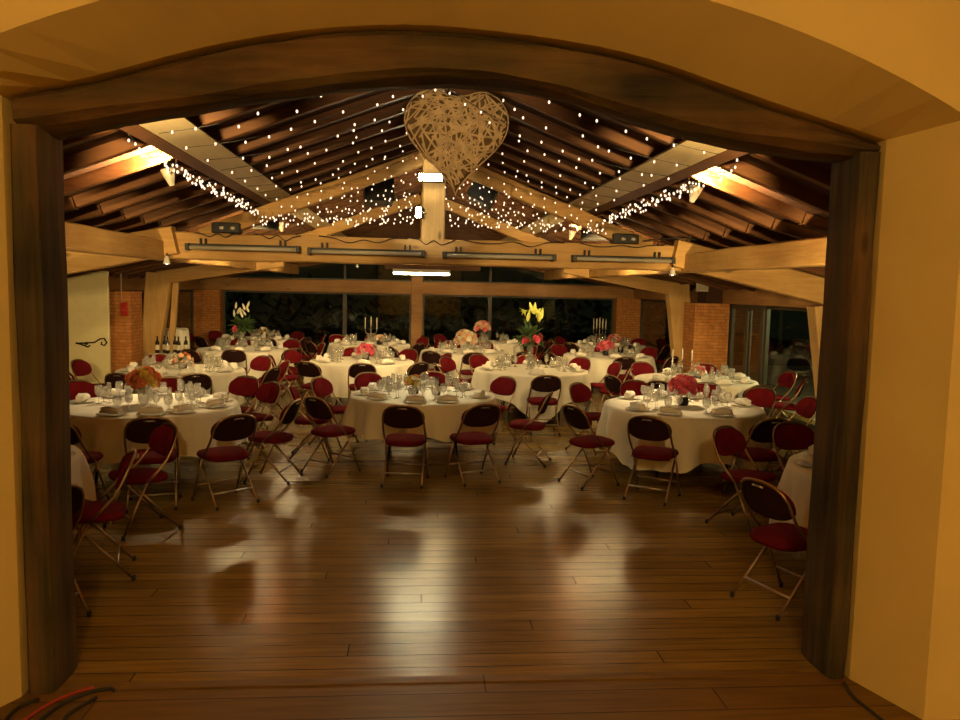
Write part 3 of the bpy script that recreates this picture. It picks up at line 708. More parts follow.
# ------------------------------------------------------------------ flowers, candles, bottles
def bloom_mesh(kind, r=.05):
    m = MB(); rn = random.Random(5)
    if kind == 'round':
        for layer, (n, tilt, rad) in enumerate(((5, 1.25, .55), (7, .8, .85), (8, .3, 1.0))):
            for k in range(n):
                a = 2*PI*(k+.5*layer)/n; ca, sa = math.cos(a), math.sin(a); w = 1.15*rad*PI/n*1.3
                pts = []
                for i, t in enumerate((.15, .5, .85, 1.05)):
                    rr = r*rad*t*math.cos(tilt*(1-.3*t)); z = r*(.15 + t*math.sin(tilt)*.95*rad)
                    ww = r*w*(.5, .95, 1.0, .45)[i]
                    for s in (-1, 0, 1):
                        dz = .10*r*abs(s)
                        pts.append(V(rr*ca - s*ww*sa, rr*sa + s*ww*ca, z+dz))
                m.add(pts, [(i*3+j, i*3+j+1, i*3+j+4, i*3+j+3) for i in range(3) for j in range(2)], True)
        m.lathe([(.001, -.1*r), (.45*r, .05*r), (.4*r, .5*r), (.001, .7*r)], 8)
    elif kind == 'lily':
        for k in range(6):
            a = 2*PI*k/6; ca, sa = math.cos(a), math.sin(a); pts = []
            for t, rr, z, ww in ((0, .05, 0, .06), (.3, .25, .55, .2), (.65, .65, .95, .26), (1, 1.15, .95, .03)):
                for s in (-1, 0, 1): pts.append(V((rr*ca - s*ww*sa)*r, (rr*sa + s*ww*ca)*r, (z+.08*abs(s))*r))
            m.add(pts, [(i*3+j, i*3+j+1, i*3+j+4, i*3+j+3) for i in range(3) for j in range(2)], True)
        m.lathe([(.001, -.3*r), (.1*r, 0), (.05*r, .6*r), (.001, .9*r)], 6)
    else:  # bud
        m.lathe([(.001, 0), (.35*r, .4*r), (.45*r, 1.1*r), (.30*r, 2.0*r), (.06*r, 2.7*r), (.001, 2.75*r)], 10)
    return m
BL = {}
def bloom(kind, mat, r, parent, loc, rot):
    k = (kind, mat.name, r)
    if k not in BL: o = bloom_mesh(kind, r).build('bloom', mat); BL[k] = o
    else: o = BL[k].copy(); COL.objects.link(o)
    o.parent = parent; o.location = loc; o.rotation_euler = rot
    return o
def leaves(m, rn, c, n, spread, size, zlo=-.3, zhi=1.):
    for i in range(n):
        a = rn.uniform(0, 6.28); u = V(math.cos(a), math.sin(a), rn.uniform(zlo, zhi)).normalized(); L = size*rn.uniform(.6, 1.2)
        p = c + u*spread*rn.uniform(.2, .8); sd = u.cross(V(0,0,1)).normalized()*L*.18; q = p + u*L*.5 + V(0,0,.02)*L*3; e = p + u*L + V(0,0,-.1*L)
        m.add([p, q+sd, e, q-sd], [(0,1,2),(0,2,3)])
def bouquet(label, x, y, z, mats, n, rad, h, vase='low', leafn=60, br=.045, seed=1):
    rn = random.Random(seed)
    t = thing('bouquet', label, 'flowers', (x, y, z), 0, 'flower centrepieces')
    if vase == 'low': MB().lathe([(.001, 0), (.05, 0), (.062, .02), (.065, .06), (.055, .09), (.05, .09), (.05, .06), (.001, .05)], 16).build('vase', BLACK, t); zb = .09
    elif vase == 'glass': MB().lathe([(.001, .002), (.05, 0), (.055, .02), (.06, h*.75), (.056, h*.75), (.051, .025), (.001, .02)], 16).build('vase', GLASS, t); zb = h*.6
    elif vase == 'white': MB().lathe([(.001, 0), (.045, 0), (.06, .03), (.062, .08), (.05, .11), (.046, .11), (.05, .07), (.001, .06)], 16).build('vase', CHINA, t); zb = .1
    c = V(0, 0, max(h, zb+.03)); m = MB()
    leaves(m, rn, c, leafn, rad*.8, rad*.7, -.4, .9)
    for i in range(8): m.tube([V(rn.uniform(-.03, .03), rn.uniform(-.03, .03), .03 if vase != 'glass' else .04), c + V(rn.uniform(-.5, .5)*rad, rn.uniform(-.5, .5)*rad, 0)], .003, 5)
    m.build('foliage', GREEN, t)
    for i in range(n):
        zz = 1 - (i+.5)/n*1.25; a = i*2.4; rr = math.sqrt(max(0, 1-zz*zz)); dv = V(rr*math.cos(a), rr*math.sin(a), zz*.85)
        bloom('round', mats[i % len(mats)], br, t, c + dv*rad*rn.uniform(.75, 1.0), V(0,0,1).rotation_difference(dv.normalized()).to_euler())
    return t
def tall_vase(label, x, y, z, H, top, buds, pinks, seed):
    rn = random.Random(seed); t = thing('tall_bouquet', label, 'flowers', (x, y, z), 0, 'flower centrepieces')
    MB().lathe([(.001, .001), (.07, 0), (.07, .012), (.045, .03), (.04, H*.5), (.06, H), (.056, H), (.036, H*.5), (.04, .04), (.001, .035)], 16).build('vase', GLASS, t)
    m = MB(); c = V(0, 0, H+.12)
    leaves(m, rn, c, 90, .16, .2, -.8, 1.0)
    for i in range(10): m.tube([V(rn.uniform(-.02, .02), rn.uniform(-.02, .02), .05), V(rn.uniform(-.03, .03), rn.uniform(-.03, .03), H), c + V(rn.uniform(-.15, .15), rn.uniform(-.15, .15), rn.uniform(.05, .35))], .004, 5)
    m.build('foliage', GREEN, t)
    for i in range(buds):
        a = i*2.2+.4; rr = rn.uniform(.05, .19); zz = H + rn.uniform(.28, .5)
        bloom('lily' if top is LIME and i % 2 else 'bud', top, .075 if top is LIME else .055, t, (rr*math.cos(a), rr*math.sin(a), zz), (rn.uniform(-.4, .4), rn.uniform(-.4, .4), a))
    for i in range(pinks):
        a = i*1.1 - 2.2; bloom('round', PINK, .07, t, (.13*math.cos(a), .13*math.sin(a), H+.05+.03*i), (PI/2*.8, 0, a+PI/2))
    return t
def candelabra(label, x, y, z, n, H, span, seed=0, rz=0.):
    t = thing('candelabra', label, 'candelabra', (x, y, z), rz, 'candelabras')
    m = MB(); m.lathe([(.001, 0), (.075, 0), (.07, .012), (.03, .025), (.012, .05), (.010, H*.35), (.018, H*.38), (.009, H*.42), (.009, H*.62), (.001, H*.64)], 14); 
    m.build('stem', STEEL, t)
    for k in range(n):
        px = (k-(n-1)/2)*span/(max(1, n-1)); top = H*.62 if abs(px) > 1e-6 else H*.66
        am = MB()
        if abs(px) > 1e-6: am.tube([V(0, 0, H*.45), V(px*.4, 0, H*.40), V(px*.85, 0, H*.44), V(px, 0, H*.52), V(px, 0, top)], .006, 6)
        am.lathe([(.001, top-.004), (.02, top), (.022, top+.006), (.014, top+.008), (.014, top+.025), (.001, top+.025)], 10, (px, 0, 0))
        am.build('arm', STEEL, t)
        MB().lathe([(.001, 0), (.011, 0), (.0095, H*.42), (.003, H*.425), (.001, H*.425)], 10, (px, 0, top+.012)).build('candle', WAX, t)
    return t
def bottle(label, x, y, z, h=.30, group='wine bottles'):
    t = thing('wine_bottle', label, 'bottle', (x, y, z), 0, group)
    MB().lathe([(.001, .002), (.034, 0), (.037, .006), (.037, h*.58), (.030, h*.70), (.015, h*.78), (.0135, h*.95), (.016, h*.955), (.016, h), (.001, h)], 16).build('body', BOTTLE, t)
    MB().lathe([(.0376, h*.2), (.0376, h*.5)], 16).build('paper_label', PAPER, t)
    return t
ZT = TOP + .0015
def on(key, dx, dy): return CT[key][0]+dx, CT[key][1]+dy, ZT
bouquet('bright pink bouquet in a low black vase on the front right table', *on('right', .02, .05), [PINK, ROSE, PINK], 34, .15, .20, 'low', 50, .05, 2)
bouquet('orange and yellow bouquet in a clear glass vase on the front left table', *on('left', -.08, .05), [ORANGE, ORANGE, YELLOW, ORANGE], 30, .15, .24, 'glass', 50, .05, 3)
bouquet('small posy of orange and yellow blooms on the middle front table', *on('mid', -.12, .0), [ORANGE, YELLOW, WHITEF], 12, .08, .15, 'low', 60, .035, 4)
bottle('dark bottle standing amid the glasses of the middle front table', *on('mid', .17, -.05), .22, 'dark bottles')
bouquet('low peach posy with loose greenery on the second table at left', *on('left2', 0, .05), [ORANGE, BLUSH, BLUSH], 14, .14, .12, 'low', 90, .04, 5)
tall_vase('tall glass vase of white lily buds with one pink bloom, at left', *on('left3', -.05, .05), .34, WHITEF, 9, 1, 6)
bouquet('small cream posy on the back left table by the brick pier', *on('left4', .15, .1), [WHITEF, BLUSH], 12, .12, .15, 'white', 50, .04, 7)
bouquet('pink posy on the table left of centre', *on('cenl', .05, .05), [PINK, ROSE], 22, .14, .16, 'low', 40, .05, 8)
candelabra('candelabra of three tall white candles left of the back post', *on('cenl2', .02, .0), 3, .56, .26)
bouquet('low cream and blush posy under the three tall candles', *on('cenl2', .22, -.18), [BLUSH, WHITEF], 12, .10, .10, 'low', 40, .04, 9)
tall_vase('tall clear vase of lime lilies with pink bloom, right of centre', *on('tall', -.02, .05), .42, LIME, 9, 3, 10)
bouquet('big blush bouquet on the table behind the tall vase', *on('blush', .02, .05), [BLUSH, BLUSH, WHITEF], 34, .21, .24, 'white', 70, .06, 11)
bouquet('blush bouquet on the rearmost table right of the post', *on('rear', -.1, .0), [BLUSH, BLUSH, ROSE], 26, .18, .34, 'glass', 60, .06, 12)
bouquet('rose pink posy on the back right table', *on('rose', -.05, .0), [PINK, ROSE], 24, .16, .16, 'low', 50, .05, 13)
candelabra('candelabra of five white candles by the back right pier', *on('cand', -.25, .0), 5, .60, .30)
bouquet('orange and rose posy beside the five candle candelabra', *on('cand', .12, -.05), [ORANGE, ROSE, BLUSH], 16, .15, .13, 'low', 50, .05, 14)
candelabra('small candelabra of three white candles on the right side table', *on('side', -.22, .0), 3, .42, .30)
bouquet('small yellow and blush posy beside the three candle candelabra', *on('side', .0, -.05), [YELLOW, BLUSH, ROSE], 12, .09, .12, 'low', 40, .04, 15)
# side table with bottles and a white draped stand at the left
t = thing('side_table', 'small side table with dark bottles by the left leaning post', 'table', (-4.45, 14.75, 0))
MB().cbox(-.32, .32, -.22, .22, .70, .735, .006).build('tabletop', CHINA, t)
for sx in (-1, 1):
    for sy in (-1, 1): MB().cbox(sx*.28-.02, sx*.28+.02, sy*.18-.02, sy*.18+.02, 0, .70, .004).build('leg', TABLEW, t)
for i, (dx, dy) in enumerate(((-.24, -.05), (-.14, .05), (-.05, -.08), (.05, .04), (.14, -.06), (.24, .05))):
    bottle('dark wine bottle, %s of the row of six on the small side table' % ('first', 'second', 'third', 'fourth', 'fifth', 'last')[i], -4.45+dx, 14.75+dy, .7355, .31, 'bottles on the side table')
t = thing('draped_stand', 'tall round stand under a pleated white sheet, by the back left pier', 'stand', (-5.02, 16.7, 0))
MB().lathe([(.001, 1.04), (.30, 1.04), (.30, 1.06), (.001, 1.06)], 24).build('top', TABLEW, t)
MB().tube([V(0,0,0), V(0,0,1.04)], .03, 10).build('column', STEEL, t)
m = MB(); rings = []
for rr, z in ((.002, 1.068), (.18, 1.072), (.29, 1.068), (.315, 1.05), (.32, .9), (.325, .6), (.34, .3), (.35, .03)):
    k_ = min(1, max(0, (1.05-z)/.3+.15)) if rr > .3 else 0
    rings.append([V((rr + .028*k_*math.sin(16*2*PI*k/128+.5*math.sin(3*2*PI*k/128)))*math.cos(2*PI*k/128), (rr + .028*k_*math.sin(16*2*PI*k/128+.5*math.sin(3*2*PI*k/128)))*math.sin(2*PI*k/128), z + (.02*math.sin(5*2*PI*k/128) if rr < .3 and rr > .1 else 0)) for k in range(128)])
m.loft(rings, smooth=True, caps=False); m.build('sheet', CLOTH, t)

# ------------------------------------------------------------------ heart
t = thing('wicker_heart', 'large woven wicker heart hanging from the ridge', 'heart', (0, 0, 0))
HX, HY, HZ, HS = .355, 7.22, 3.345, .47
def hpt(a):   # outline of the heart, unit size, tip down
    s = math.sin(a); x = 16*s**3; z = 13*math.cos(a) - 5*math.cos(2*a) - 2*math.cos(3*a) - math.cos(4*a)
    return V(x/16.0, 0, (z+2.5)/14.6)
OUT = [hpt(2*PI*k/72) for k in range(72)]
OUT = [V(p.x, 0, p.z + max(0, .95-p.z)*.82*math.exp(-(p.x/.28)**2)*(1 if p.z > .1 else 0)) for p in OUT]
OUT = [V(p.x*(1 if p.z > -.5 else 1.06), 0, p.z*.98 if p.z < .5 else .5+(p.z-.5)*1.02) for p in OUT]
def inside(x, z):
    c = False; j = len(OUT)-1
    for i in range(len(OUT)):
        a, b = OUT[i], OUT[j]
        if (a.z > z) != (b.z > z) and x < (b.x-a.x)*(z-a.z)/(b.z-a.z)+a.x: c = not c
        j = i
    return c
def edge_d(x, z): return min(math.hypot(p.x-x, p.z-z) for p in OUT)
def bulge(x, z):
    q = math.atan2(z-.15, x); dq = math.hypot(x, z-.15)
    rmax = max(math.hypot(p.x, p.z-.15) for p in OUT if abs((math.atan2(p.z-.15, p.x)-q+PI) % (2*PI)-PI) < .12)
    s = dq/rmax
    tab = [(0, .085), (.35, .08), (.65, .065), (.88, .04), (.97, .016), (1.2, .012)]
    for (a, ta), (b, tb) in zip(tab, tab[1:]):
        if s <= b: return ta + (tb-ta)*(s-a)/(b-a)
    return .012
m = MB(); cen = V(0, 0, .15); rings = []
for sgn in (-1,):
    for s, th_ in ((0, .085), (.35, .08), (.65, .065), (.88, .04), (.97, .012), (.97, -.012), (.88, -.04), (.65, -.065), (.35, -.08), (0, -.085)):
        rings.append([V(HX + (cen.x+(p.x-cen.x)*s)*HS, HY - th_, HZ + (cen.z+(p.z-cen.z)*s)*HS) for p in OUT])
m.loft(rings, smooth=True, caps=False); m.build('core', WICKERD, t)
MB().tube([V(HX+p.x*HS, HY, HZ+p.z*HS) for p in OUT]+[V(HX+OUT[0].x*HS, HY, HZ+OUT[0].z*HS)], .007, 6).build('rim', WICKER, t)
m = MB(); rn = random.Random(21); made = 0
while made < 165:
    x, z = rn.uniform(-1.05, 1.05), rn.uniform(-1.05, 1.05)
    if not inside(x, z): continue
    L = rn.uniform(.3, .75); an = rn.uniform(0, 6.28); side = -1 if made % 4 else 1; half = []; kx = rn.uniform(-.06, .06)
    for dirn in (1, -1):
        x_, z_, a_ = x, z, an + (PI if dirn < 0 else 0); h_ = []
        while inside(x_, z_) and len(h_)*.08 < L:
            h_.append((x_, z_)); x_ += .08*math.cos(a_); z_ += .08*math.sin(a_); a_ += kx*dirn
        half.append(h_)
    lift = rn.uniform(.001, .014)
    pts = [V(HX+px*HS, HY + side*(bulge(px, pz) + lift), HZ+pz*HS) for px, pz in list(reversed(half[1]))[:-1] + half[0]]
    if len(pts) < 4: continue
    w = rn.uniform(.005, .0095); rr = []
    for i, p in enumerate(pts):
        dd = (pts[min(i+1, len(pts)-1)]-pts[max(i-1, 0)]).normalized(); sd = dd.cross(V(0,1,0)).normalized()*w; th_ = V(0, .003, 0)
        rr.append([p-sd-th_, p+sd-th_, p+sd+th_, p-sd+th_])
    m.loft(rr); made += 1
m.build('weave', WICKER, t)
MB().tube([V(HX-.08, HY, HZ+.44), V(RX+.02, HY, RZ-.1)], .004, 5).build('hanging_wire', BLACK, t)

# ------------------------------------------------------------------ fairy lights
bulb_me = MB().lathe([(.001, -.012), (.006, -.009), (.0085, 0), (.006, .009), (.001, .012)], 6)
BULB = [None]
def string(label, pts, spacing, seed, drop=.03, group='fairy light strings', jit=.02):
    rn = random.Random(seed); t = thing('fairy_light_string', label, 'string lights', (0,0,0), 0, group)
    MB().tube(pts, .0025, 4).build('wire', BLACK, t)
    acc = spacing*.5; n = 0
    for a, b in zip(pts, pts[1:]):
        L = (b-a).length; s = acc
        while s < L and n < 100:
            p = a.lerp(b, s/L) + V(rn.uniform(-jit, jit), rn.uniform(-jit, jit), -drop*rn.uniform(.3, 1.2)); n += 1
            if BULB[0] is None: BULB[0] = o = bulb_me.build('bulb', FAIRY)
            else: o = BULB[0].copy(); COL.objects.link(o)
            o.parent = t; o.location = p
            s += spacing*rn.uniform(.7, 1.3)
        acc = s - L
def sag(a, b, n, dip): return [a.lerp(b, i/n) + V(0, 0, -dip*4*(i/n)*(1-i/n)) for i in range(n+1)]
ords = ['nearest', 'second', 'third', 'fourth', 'fifth', 'sixth', 'seventh', 'farthest']
for i in range(8):
    yy = 5.75 + i*.58; dip = .10 + .02*(i % 3)
    a, mid, b = V(-1.80, yy, 3.08), V(RX, yy+.1, RZ-.13), V(2.24, yy, 3.08)
    string('string of warm fairy bulbs strung over the ridge from side to side, %s of eight' % ords[i], sag(a, mid, 10, dip) + sag(mid, b, 10, dip)[1:], .185, 30+i, jit=.06)
for sgn, side in ((-1, 'left'), (1, 'right')):
    xo = RX + sgn*2.20
    for k in range(2):
        pts = []
        rn = random.Random(60+k)
        for i in range(41):
            yy = 5.75 + i*.098; pts.append(V(xo - sgn*.10*k + rn.uniform(-.03, .03), yy, 3.07 - .07*k - .07*abs(math.sin(i*.55+k)) - (yy-5.75)*.012))
        string('%s garland of fairy bulbs along the %s purlin' % (('upper', 'lower')[k], side), pts, .068, 70+k+sgn*5, jit=.035)
    # curtains gathered above the nearest tie beam
    for k in range(3):
        pts = []; rn = random.Random(90+k+sgn)
        for i in range(30):
            f = i/29; x = RX + sgn*(.18 + 1.95*f); top = 3.52 - .30*k - (.62-.15*k)*f; low = 2.74 + .03*k
            z = (max(top, low+.08) if i % 2 == 0 else low + (top-low)*.25*rn.random()); pts.append(V(x + rn.uniform(-.06, .06), 9.78 - .14*k + rn.uniform(-.02, .02), z))
        string('%s hanging curtain of fairy bulbs over the tie beam, %s of the king post' % (('tall', 'middle', 'short')[k], side), pts, (.145, .125, .085)[k], 100+k+sgn*7, jit=.03)

# ------------------------------------------------------------------ fittings on the nearest truss
for i, (xa, xb, z) in enumerate(((-2.80, -1.42, 2.475), (-1.33, .12, 2.462), (.34, 1.78, 2.455), (1.99, 3.33, 2.455))):
    t = thing('tube_lamp', 'unlit grey tube lamp on the tie beam, %s' % ('first from the left', 'second from the left', 'just right of the king post', 'last at the right')[i], 'lamp', (xa, 9.90, z), 0, 'tube lamps on the tie beam')
    L = xb-xa
    MB().cbox(0, L, -.02, .06, -.005, .045, .006).build('housing', BLACK, t)
    MB().tube([V(.05, -.03, -.005), V(L-.05, -.03, -.005)], .024, 12).build('tube', GREYT, t)
    for q in (0, L-.05): MB().cbox(q, q+.05, -.06, .03, -.04, .045, .006).build('end_cap', BLACK, t)
    for q in (.16, .22, L-.26, L-.20): MB().cbox(q, q+.018, .0, .06, .04, .11, .003).build('bracket', BLACK, t)
t = thing('mounting_board', 'brown board fixed under the middle of the tie beam', 'board', (.22, 9.93, 2.27))
MB().cbox(-.60, .60, -.08, .1, .0, .055, .005).build('board', RAFT, t)
t = thing('strip_luminaire', 'lit white strip lamp under the board below the tie beam', 'lamp', (.08, 9.93, 2.215))
MB().cbox(-.36, .36, -.075, .075, .012, .055, .005).build('housing', WHITEP, t)
MB().cbox(-.35, .35, -.065, .065, -.012, .0125, .004).build('diffuser', STRIP, t)
# halogen floods on the king post
def flood(label, x, y, z, w, h, rz, strength):
    t = thing('floodlight', label, 'lamp', (x, y, z), rz, 'floodlights on the king post')
    MB().cbox(-w/2, w/2, .03, .10, -h/2, h/2, .008).build('housing', BLACK, t)
    MB().box(-w/2+.008, w/2-.008, .012, .031, -h/2+.008, h/2-.008).build('lens', NEON, t)
    m = MB(); m.tube([V(-w/2-.01, .06, 0), V(-w/2-.01, .14, .0), V(w/2+.01, .14, 0), V(w/2+.01, .06, 0)], .006, 6); m.build('yoke_mount', STEEL, t)
flood('glaring white floodlight on the upper king post', .17, 9.80, 3.40, .30, .10, .0, 1)
flood('small white floodlight on the left flank of the king post', .02, 9.82, 2.97, .08, .14, -.5, 1)
def speaker(label, x, y, z, w, h, dp, rx, rz, ry=0.):
    t = thing('loudspeaker', label, 'speaker', (x, y, z), 0, 'black boxes hung in the roof'); t.rotation_euler = (rx, ry, rz)
    MB().cbox(-w/2, w/2, 0, dp, -h/2, h/2, .012).build('cabinet', BLACK, t)
    MB().cbox(-w/2+.02, w/2-.02, -.008, .001, -h/2+.02, h/2-.02, .003).build('grille', RUBBER, t)
    m = MB()
    m.tube([V(-w/2-.012, dp/2, 0), V(-w/2-.012, dp/2, h/2+.06), V(w/2+.012, dp/2, h/2+.06), V(w/2+.012, dp/2, 0)], .008, 6)
    m.build('bracket', STEEL, t)
speaker('black loudspeaker hung in the roof left of the heart', -.50, 11.0, 3.42, .40, .40, .3, -.2, .15)
speaker('tilted black loudspeaker hung in the roof right of the heart', .96, 11.0, 3.48, .36, .46, .3, -.2, -.2, .45)
speaker('small black loudspeaker behind the lights at left', -2.03, 10.9, 2.92, .36, .26, .2, 0, .2)
speaker('small black loudspeaker behind the lights at right', 2.50, 10.9, 2.90, .38, .28, .2, 0, -.2)
for sgn, side in ((-1, 'left'), (1, 'right')):
    t = thing('stage_light_bar', 'long dark stage light bar under the %s roof timber' % side, 'stage light', (RX+sgn*1.52, 10.9, 3.24), 0, 'stage light bars'); t.rotation_euler = (0, sgn*.36, 0)
    MB().cbox(-.28, .28, -.06, .06, -.07, .07, .01).build('bar_housing', BLACK, t)
    for k in range(6): MB().lathe([(.001, 0), (.034, 0), (.034, -.012), (.001, -.012)], 10, (-.225+.09*k, 0, -.07)).build('lens', GREYT, t)
    t = thing('projector', 'black projector lamp with two clips sitting on the tie beam at %s' % side, 'lamp', (RX-.02+sgn*2.52, 10.05, 2.66), 0, 'projector lamps on the tie beam')
    MB().cbox(-.17, .17, -.1, .1, .002, .13, .01).build('body', BLACK, t)
    for q in (-.04, .09): MB().lathe([(.001, -.02), (.028, -.015), (.028, .015), (.001, .02)], 10, (q, -.115, .06)).build('clip', WHITEP, t)
# small spots
def spot(label, x, y, z, rz=0, on_=True):
    t = thing('spotlight', label, 'lamp', (x, y, z), rz, 'small spotlights')
    MB().lathe([(.012, .10), (.03, .06), (.045, 0), (.042, 0), (.026, .055), (.001, .06)], 12).build('shade', WHITEP, t)
    MB().lathe([(.001, -.006), (.02, 0), (.022, .02), (.001, .045)], 10).build('lamp', SPOTW, t)
    MB().tube([V(0,0,.10), V(0, 0, .13)], .01, 6).build('mount', BLACK, t)
spot('small lit spotlight under the tie beam at right', 3.28, 9.80, 2.27)
spot('small lit spotlight under the tie beam at left', -3.0, 9.80, 2.26)
# uplighters on the purlins, with their lamps; the two farther rows are added fill
for sgn, side in ((-1, 'left'), (1, 'right')):
    for j, yy in enumerate((6.95, 12.5, 17.5)):
        xo = RX + sgn*2.20
        t = thing('uplighter', 'pale cone uplighter on the %s purlin, %s' % (side, ('nearest to the doorway', 'added for fill beyond the first truss', 'added for fill farthest from the doorway')[j]), 'lamp', (xo+sgn*.09, yy, 2.92), 0, 'cone uplighters')
        t.rotation_euler = (0, sgn*.25, 0)
        MB().lathe([(.02, -.06), (.05, .03), (.062, .08), (.058, .08), (.046, .03), (.016, -.05)], 14).build('cone', WHITEP, t)
        MB().lathe([(.001, .02), (.03, .025), (.03, .045), (.001, .05)], 10).build('lamp', WARM, t)
        MB().tube([V(0, 0, -.05), V(-sgn*.08, 0, .08), V(-sgn*.10, 0, .19)], .006, 6).build('mount_bracket', BLACK, t)  # bracket from the cone up to the purlin
        ld = bpy.data.lights.new('uplight', 'SPOT'); ld.energy = (620, 420, 400)[j]; ld.color = (1., .62, .24); ld.spot_size = 2.3; ld.spot_blend = .7; ld.shadow_soft_size = .04
        lo = bpy.data.objects.new('uplight', ld); COL.objects.link(lo); lo.location = (xo+sgn*.11, yy, 3.015)
        lo.rotation_euler = V(sgn*.75, -.12, .66).to_track_quat('-Z', 'Y').to_euler()
# emergency light, alarm box
t = thing('emergency_light', 'square white emergency light beside the right brick pier', 'lamp', (5.49, 14.60, 2.08)); MB().cbox(-.13, .10, -.05, .02, 0, .2, .01).build('box', WHITEP, t); MB().cbox(-.11, .08, -.062, -.049, .02, .18, .004).build('cover', GREYT, t)
t = thing('fire_alarm_box', 'red fire alarm box on the left brick pier with white conduit', 'alarm box', (-5.18, 14.47, 1.42)); MB().cbox(-.05, .05, -.04, .025, 0, .24, .008).build('box', REDP, t); MB().tube([V(-.04, -.02, .24), V(-.04, -.02, .78)], .008, 6).build('conduit', WHITEP, t); MB().lathe([(.001,-.001),(.02,0),(.02,.006),(.001,.008)], 10, (0,-.045,.1)).build('glass_disc', WHITEP, t)
t = thing('alarm_bell', 'round red alarm bell above the left brick pier', 'bell', (-5.55, 14.46, 1.92)); 
m = MB(); m.lathe([(.001, .04), (.05, .035), (.075, .0), (.075, -.02), (.001, -.02)], 16); o = m.build('gong', REDP, t); o.rotation_euler = (PI/2, 0, 0); MB().cbox(-.04, .04, .02, .06, -.04, .04, .004).build('back_box', BLACK, t)

# cables
def cable(label, pts, r, mat, group):
    P = []
    for i in range(len(pts)-1):
        p0, p1, p2, p3 = pts[max(i-1, 0)], pts[i], pts[i+1], pts[min(i+2, len(pts)-1)]
        for k in range(8):
            t_ = k/8; P.append(.5*((2*p1) + (p2-p0)*t_ + (2*p0-5*p1+4*p2-p3)*t_*t_ + (3*p1-p0-3*p2+p3)*t_**3))
    P.append(pts[-1])
    tag(MB().tube(P, r, 7).build('cable', mat), label, 'cable', group)
g = 'cables by the left door post'
cable('black cable nearest the wall at the foot of the left door post', [V(-1.85, 3.30, .009), V(-1.86, 3.55, .009), V(-1.86, 3.72, .009), V(-1.80, 3.80, .009)], .009, RUBBER, g)
cable('red cable at the foot of the left door post', [V(-1.74, 3.30, .009), V(-1.78, 3.55, .009), V(-1.73, 3.75, .009), V(-1.64, 3.86, .009), V(-1.58, 3.90, .009)], .009, CABR, g)
cable('black cable with a curled end at the foot of the left door post', [V(-1.62, 3.28, .009), V(-1.70, 3.55, .009), V(-1.67, 3.74, .009), V(-1.58, 3.85, .009), V(-1.50, 3.885, .009), V(-1.47, 3.86, .009)], .009, RUBBER, g)
cable('black cable lying apart on the boards near the left post', [V(-1.48, 3.28, .009), V(-1.57, 3.5, .009), V(-1.60, 3.65, .009), V(-1.53, 3.80, .009)], .009, RUBBER, g)
cable('black cable along the foot of the right reveal', [V(2.30, 3.30, .008), V(2.28, 3.5, .008), V(2.27, 3.65, .008), V(2.30, 3.79, .008)], .008, RUBBER, 'cable by the right door post')
g = 'cables looped over the tie beam'
rn = random.Random(5)
for i, (xa, xb, lab) in enumerate(((-2.72, -2.15, 'far left'), (-2.0, -1.42, 'left'), (-1.2, -.1, 'left of the king post'), (-.05, .5, 'under the king post'), (.6, 1.9, 'right of the king post'), (2.1, 3.2, 'right'))):
    n = 6; pts = [V(xa + (xb-xa)*k/n, 9.955 - .012*(k % 2), (2.63 if k % 2 else 2.60) + rn.uniform(-.02, .02)) for k in range(n+1)]
    pts[0].z = 2.655; pts[-1].z = 2.65
    cable('thin dark cable looping over the front of the tie beam, %s' % lab, pts, .006, RUBBER, g)
cable('long dark cable slung from the tie beam down the right aisle beam', [V(2.9, 9.9, 2.70), V(3.5, 9.84, 2.74), V(4.1, 9.8, 2.56), V(4.8, 9.78, 2.42), V(5.4, 9.78, 2.26)], .008, RUBBER, g)

# ------------------------------------------------------------------ added fill luminaires deep in the hall and added spots over the doorway
def luminaire(label, x, y, z, L, energy_mat, zc):
    t = thing('fill_luminaire', label, 'lamp', (x, y, z), 0, 'added hanging luminaires')
    MB().cbox(-L/2, L/2, -.07, .07, .015, .07, .006).build('housing', WHITEP, t)
    MB().cbox(-L/2+.01, L/2-.01, -.06, .06, -.012, .0155, .004).build('diffuser', energy_mat, t)
    for q in (-L*.35, L*.35): MB().tube([V(q, 0, .07), V(q, 0, zc - z)], .004, 5).build('hanger', BLACK, t)
for x, y in ((-2.9, 12.6), (.1, 12.9), (3.1, 12.4), (-2.9, 17.4), (.2, 17.6), (3.1, 17.3)):
    luminaire('hanging strip lamp added unseen above the tables %s, %s' % ('added for fill beyond the first truss' if y < 15 else 'beyond the second truss', 'at left' if x < -1 else 'at right' if x > 1 else 'in the middle'), x, y, 2.66 if y < 15 else 2.86, 1.1, DIFF, zr(x))
for x in (-2.6, 2.9):
    luminaire('hanging strip lamp added above the front tables at %s' % ('left' if x < 0 else 'right'), x, 7.2, 2.95, .9, DIFF, zr(x)) if False else None
def lamp(kind, name, loc, energy, col, size=.1, aim=None, spot_=None):
    ld = bpy.data.lights.new(name, kind); ld.energy = energy; ld.color = col
    if kind == 'AREA': ld.size = size
    else: ld.shadow_soft_size = size
    if kind == 'SPOT': ld.spot_size = spot_ or 2; ld.spot_blend = .6
    o = bpy.data.objects.new(name, ld); COL.objects.link(o); o.location = loc
    if aim is not None: o.rotation_euler = (Vector(aim)-Vector(loc)).to_track_quat('-Z', 'Y').to_euler()
    return o
AMB = (1., .68, .27)  # wall, side and tie spots are added fill, out of view
lamp('SPOT', 'wall_fill_light', (-1.6, 4.50, 2.98), 520, AMB, .05, (-2.5, 12.0, 2.35), .8)
lamp('SPOT', 'wall_fill_light', (1.95, 4.50, 2.98), 520, AMB, .05, (2.9, 12.0, 2.35), .8)
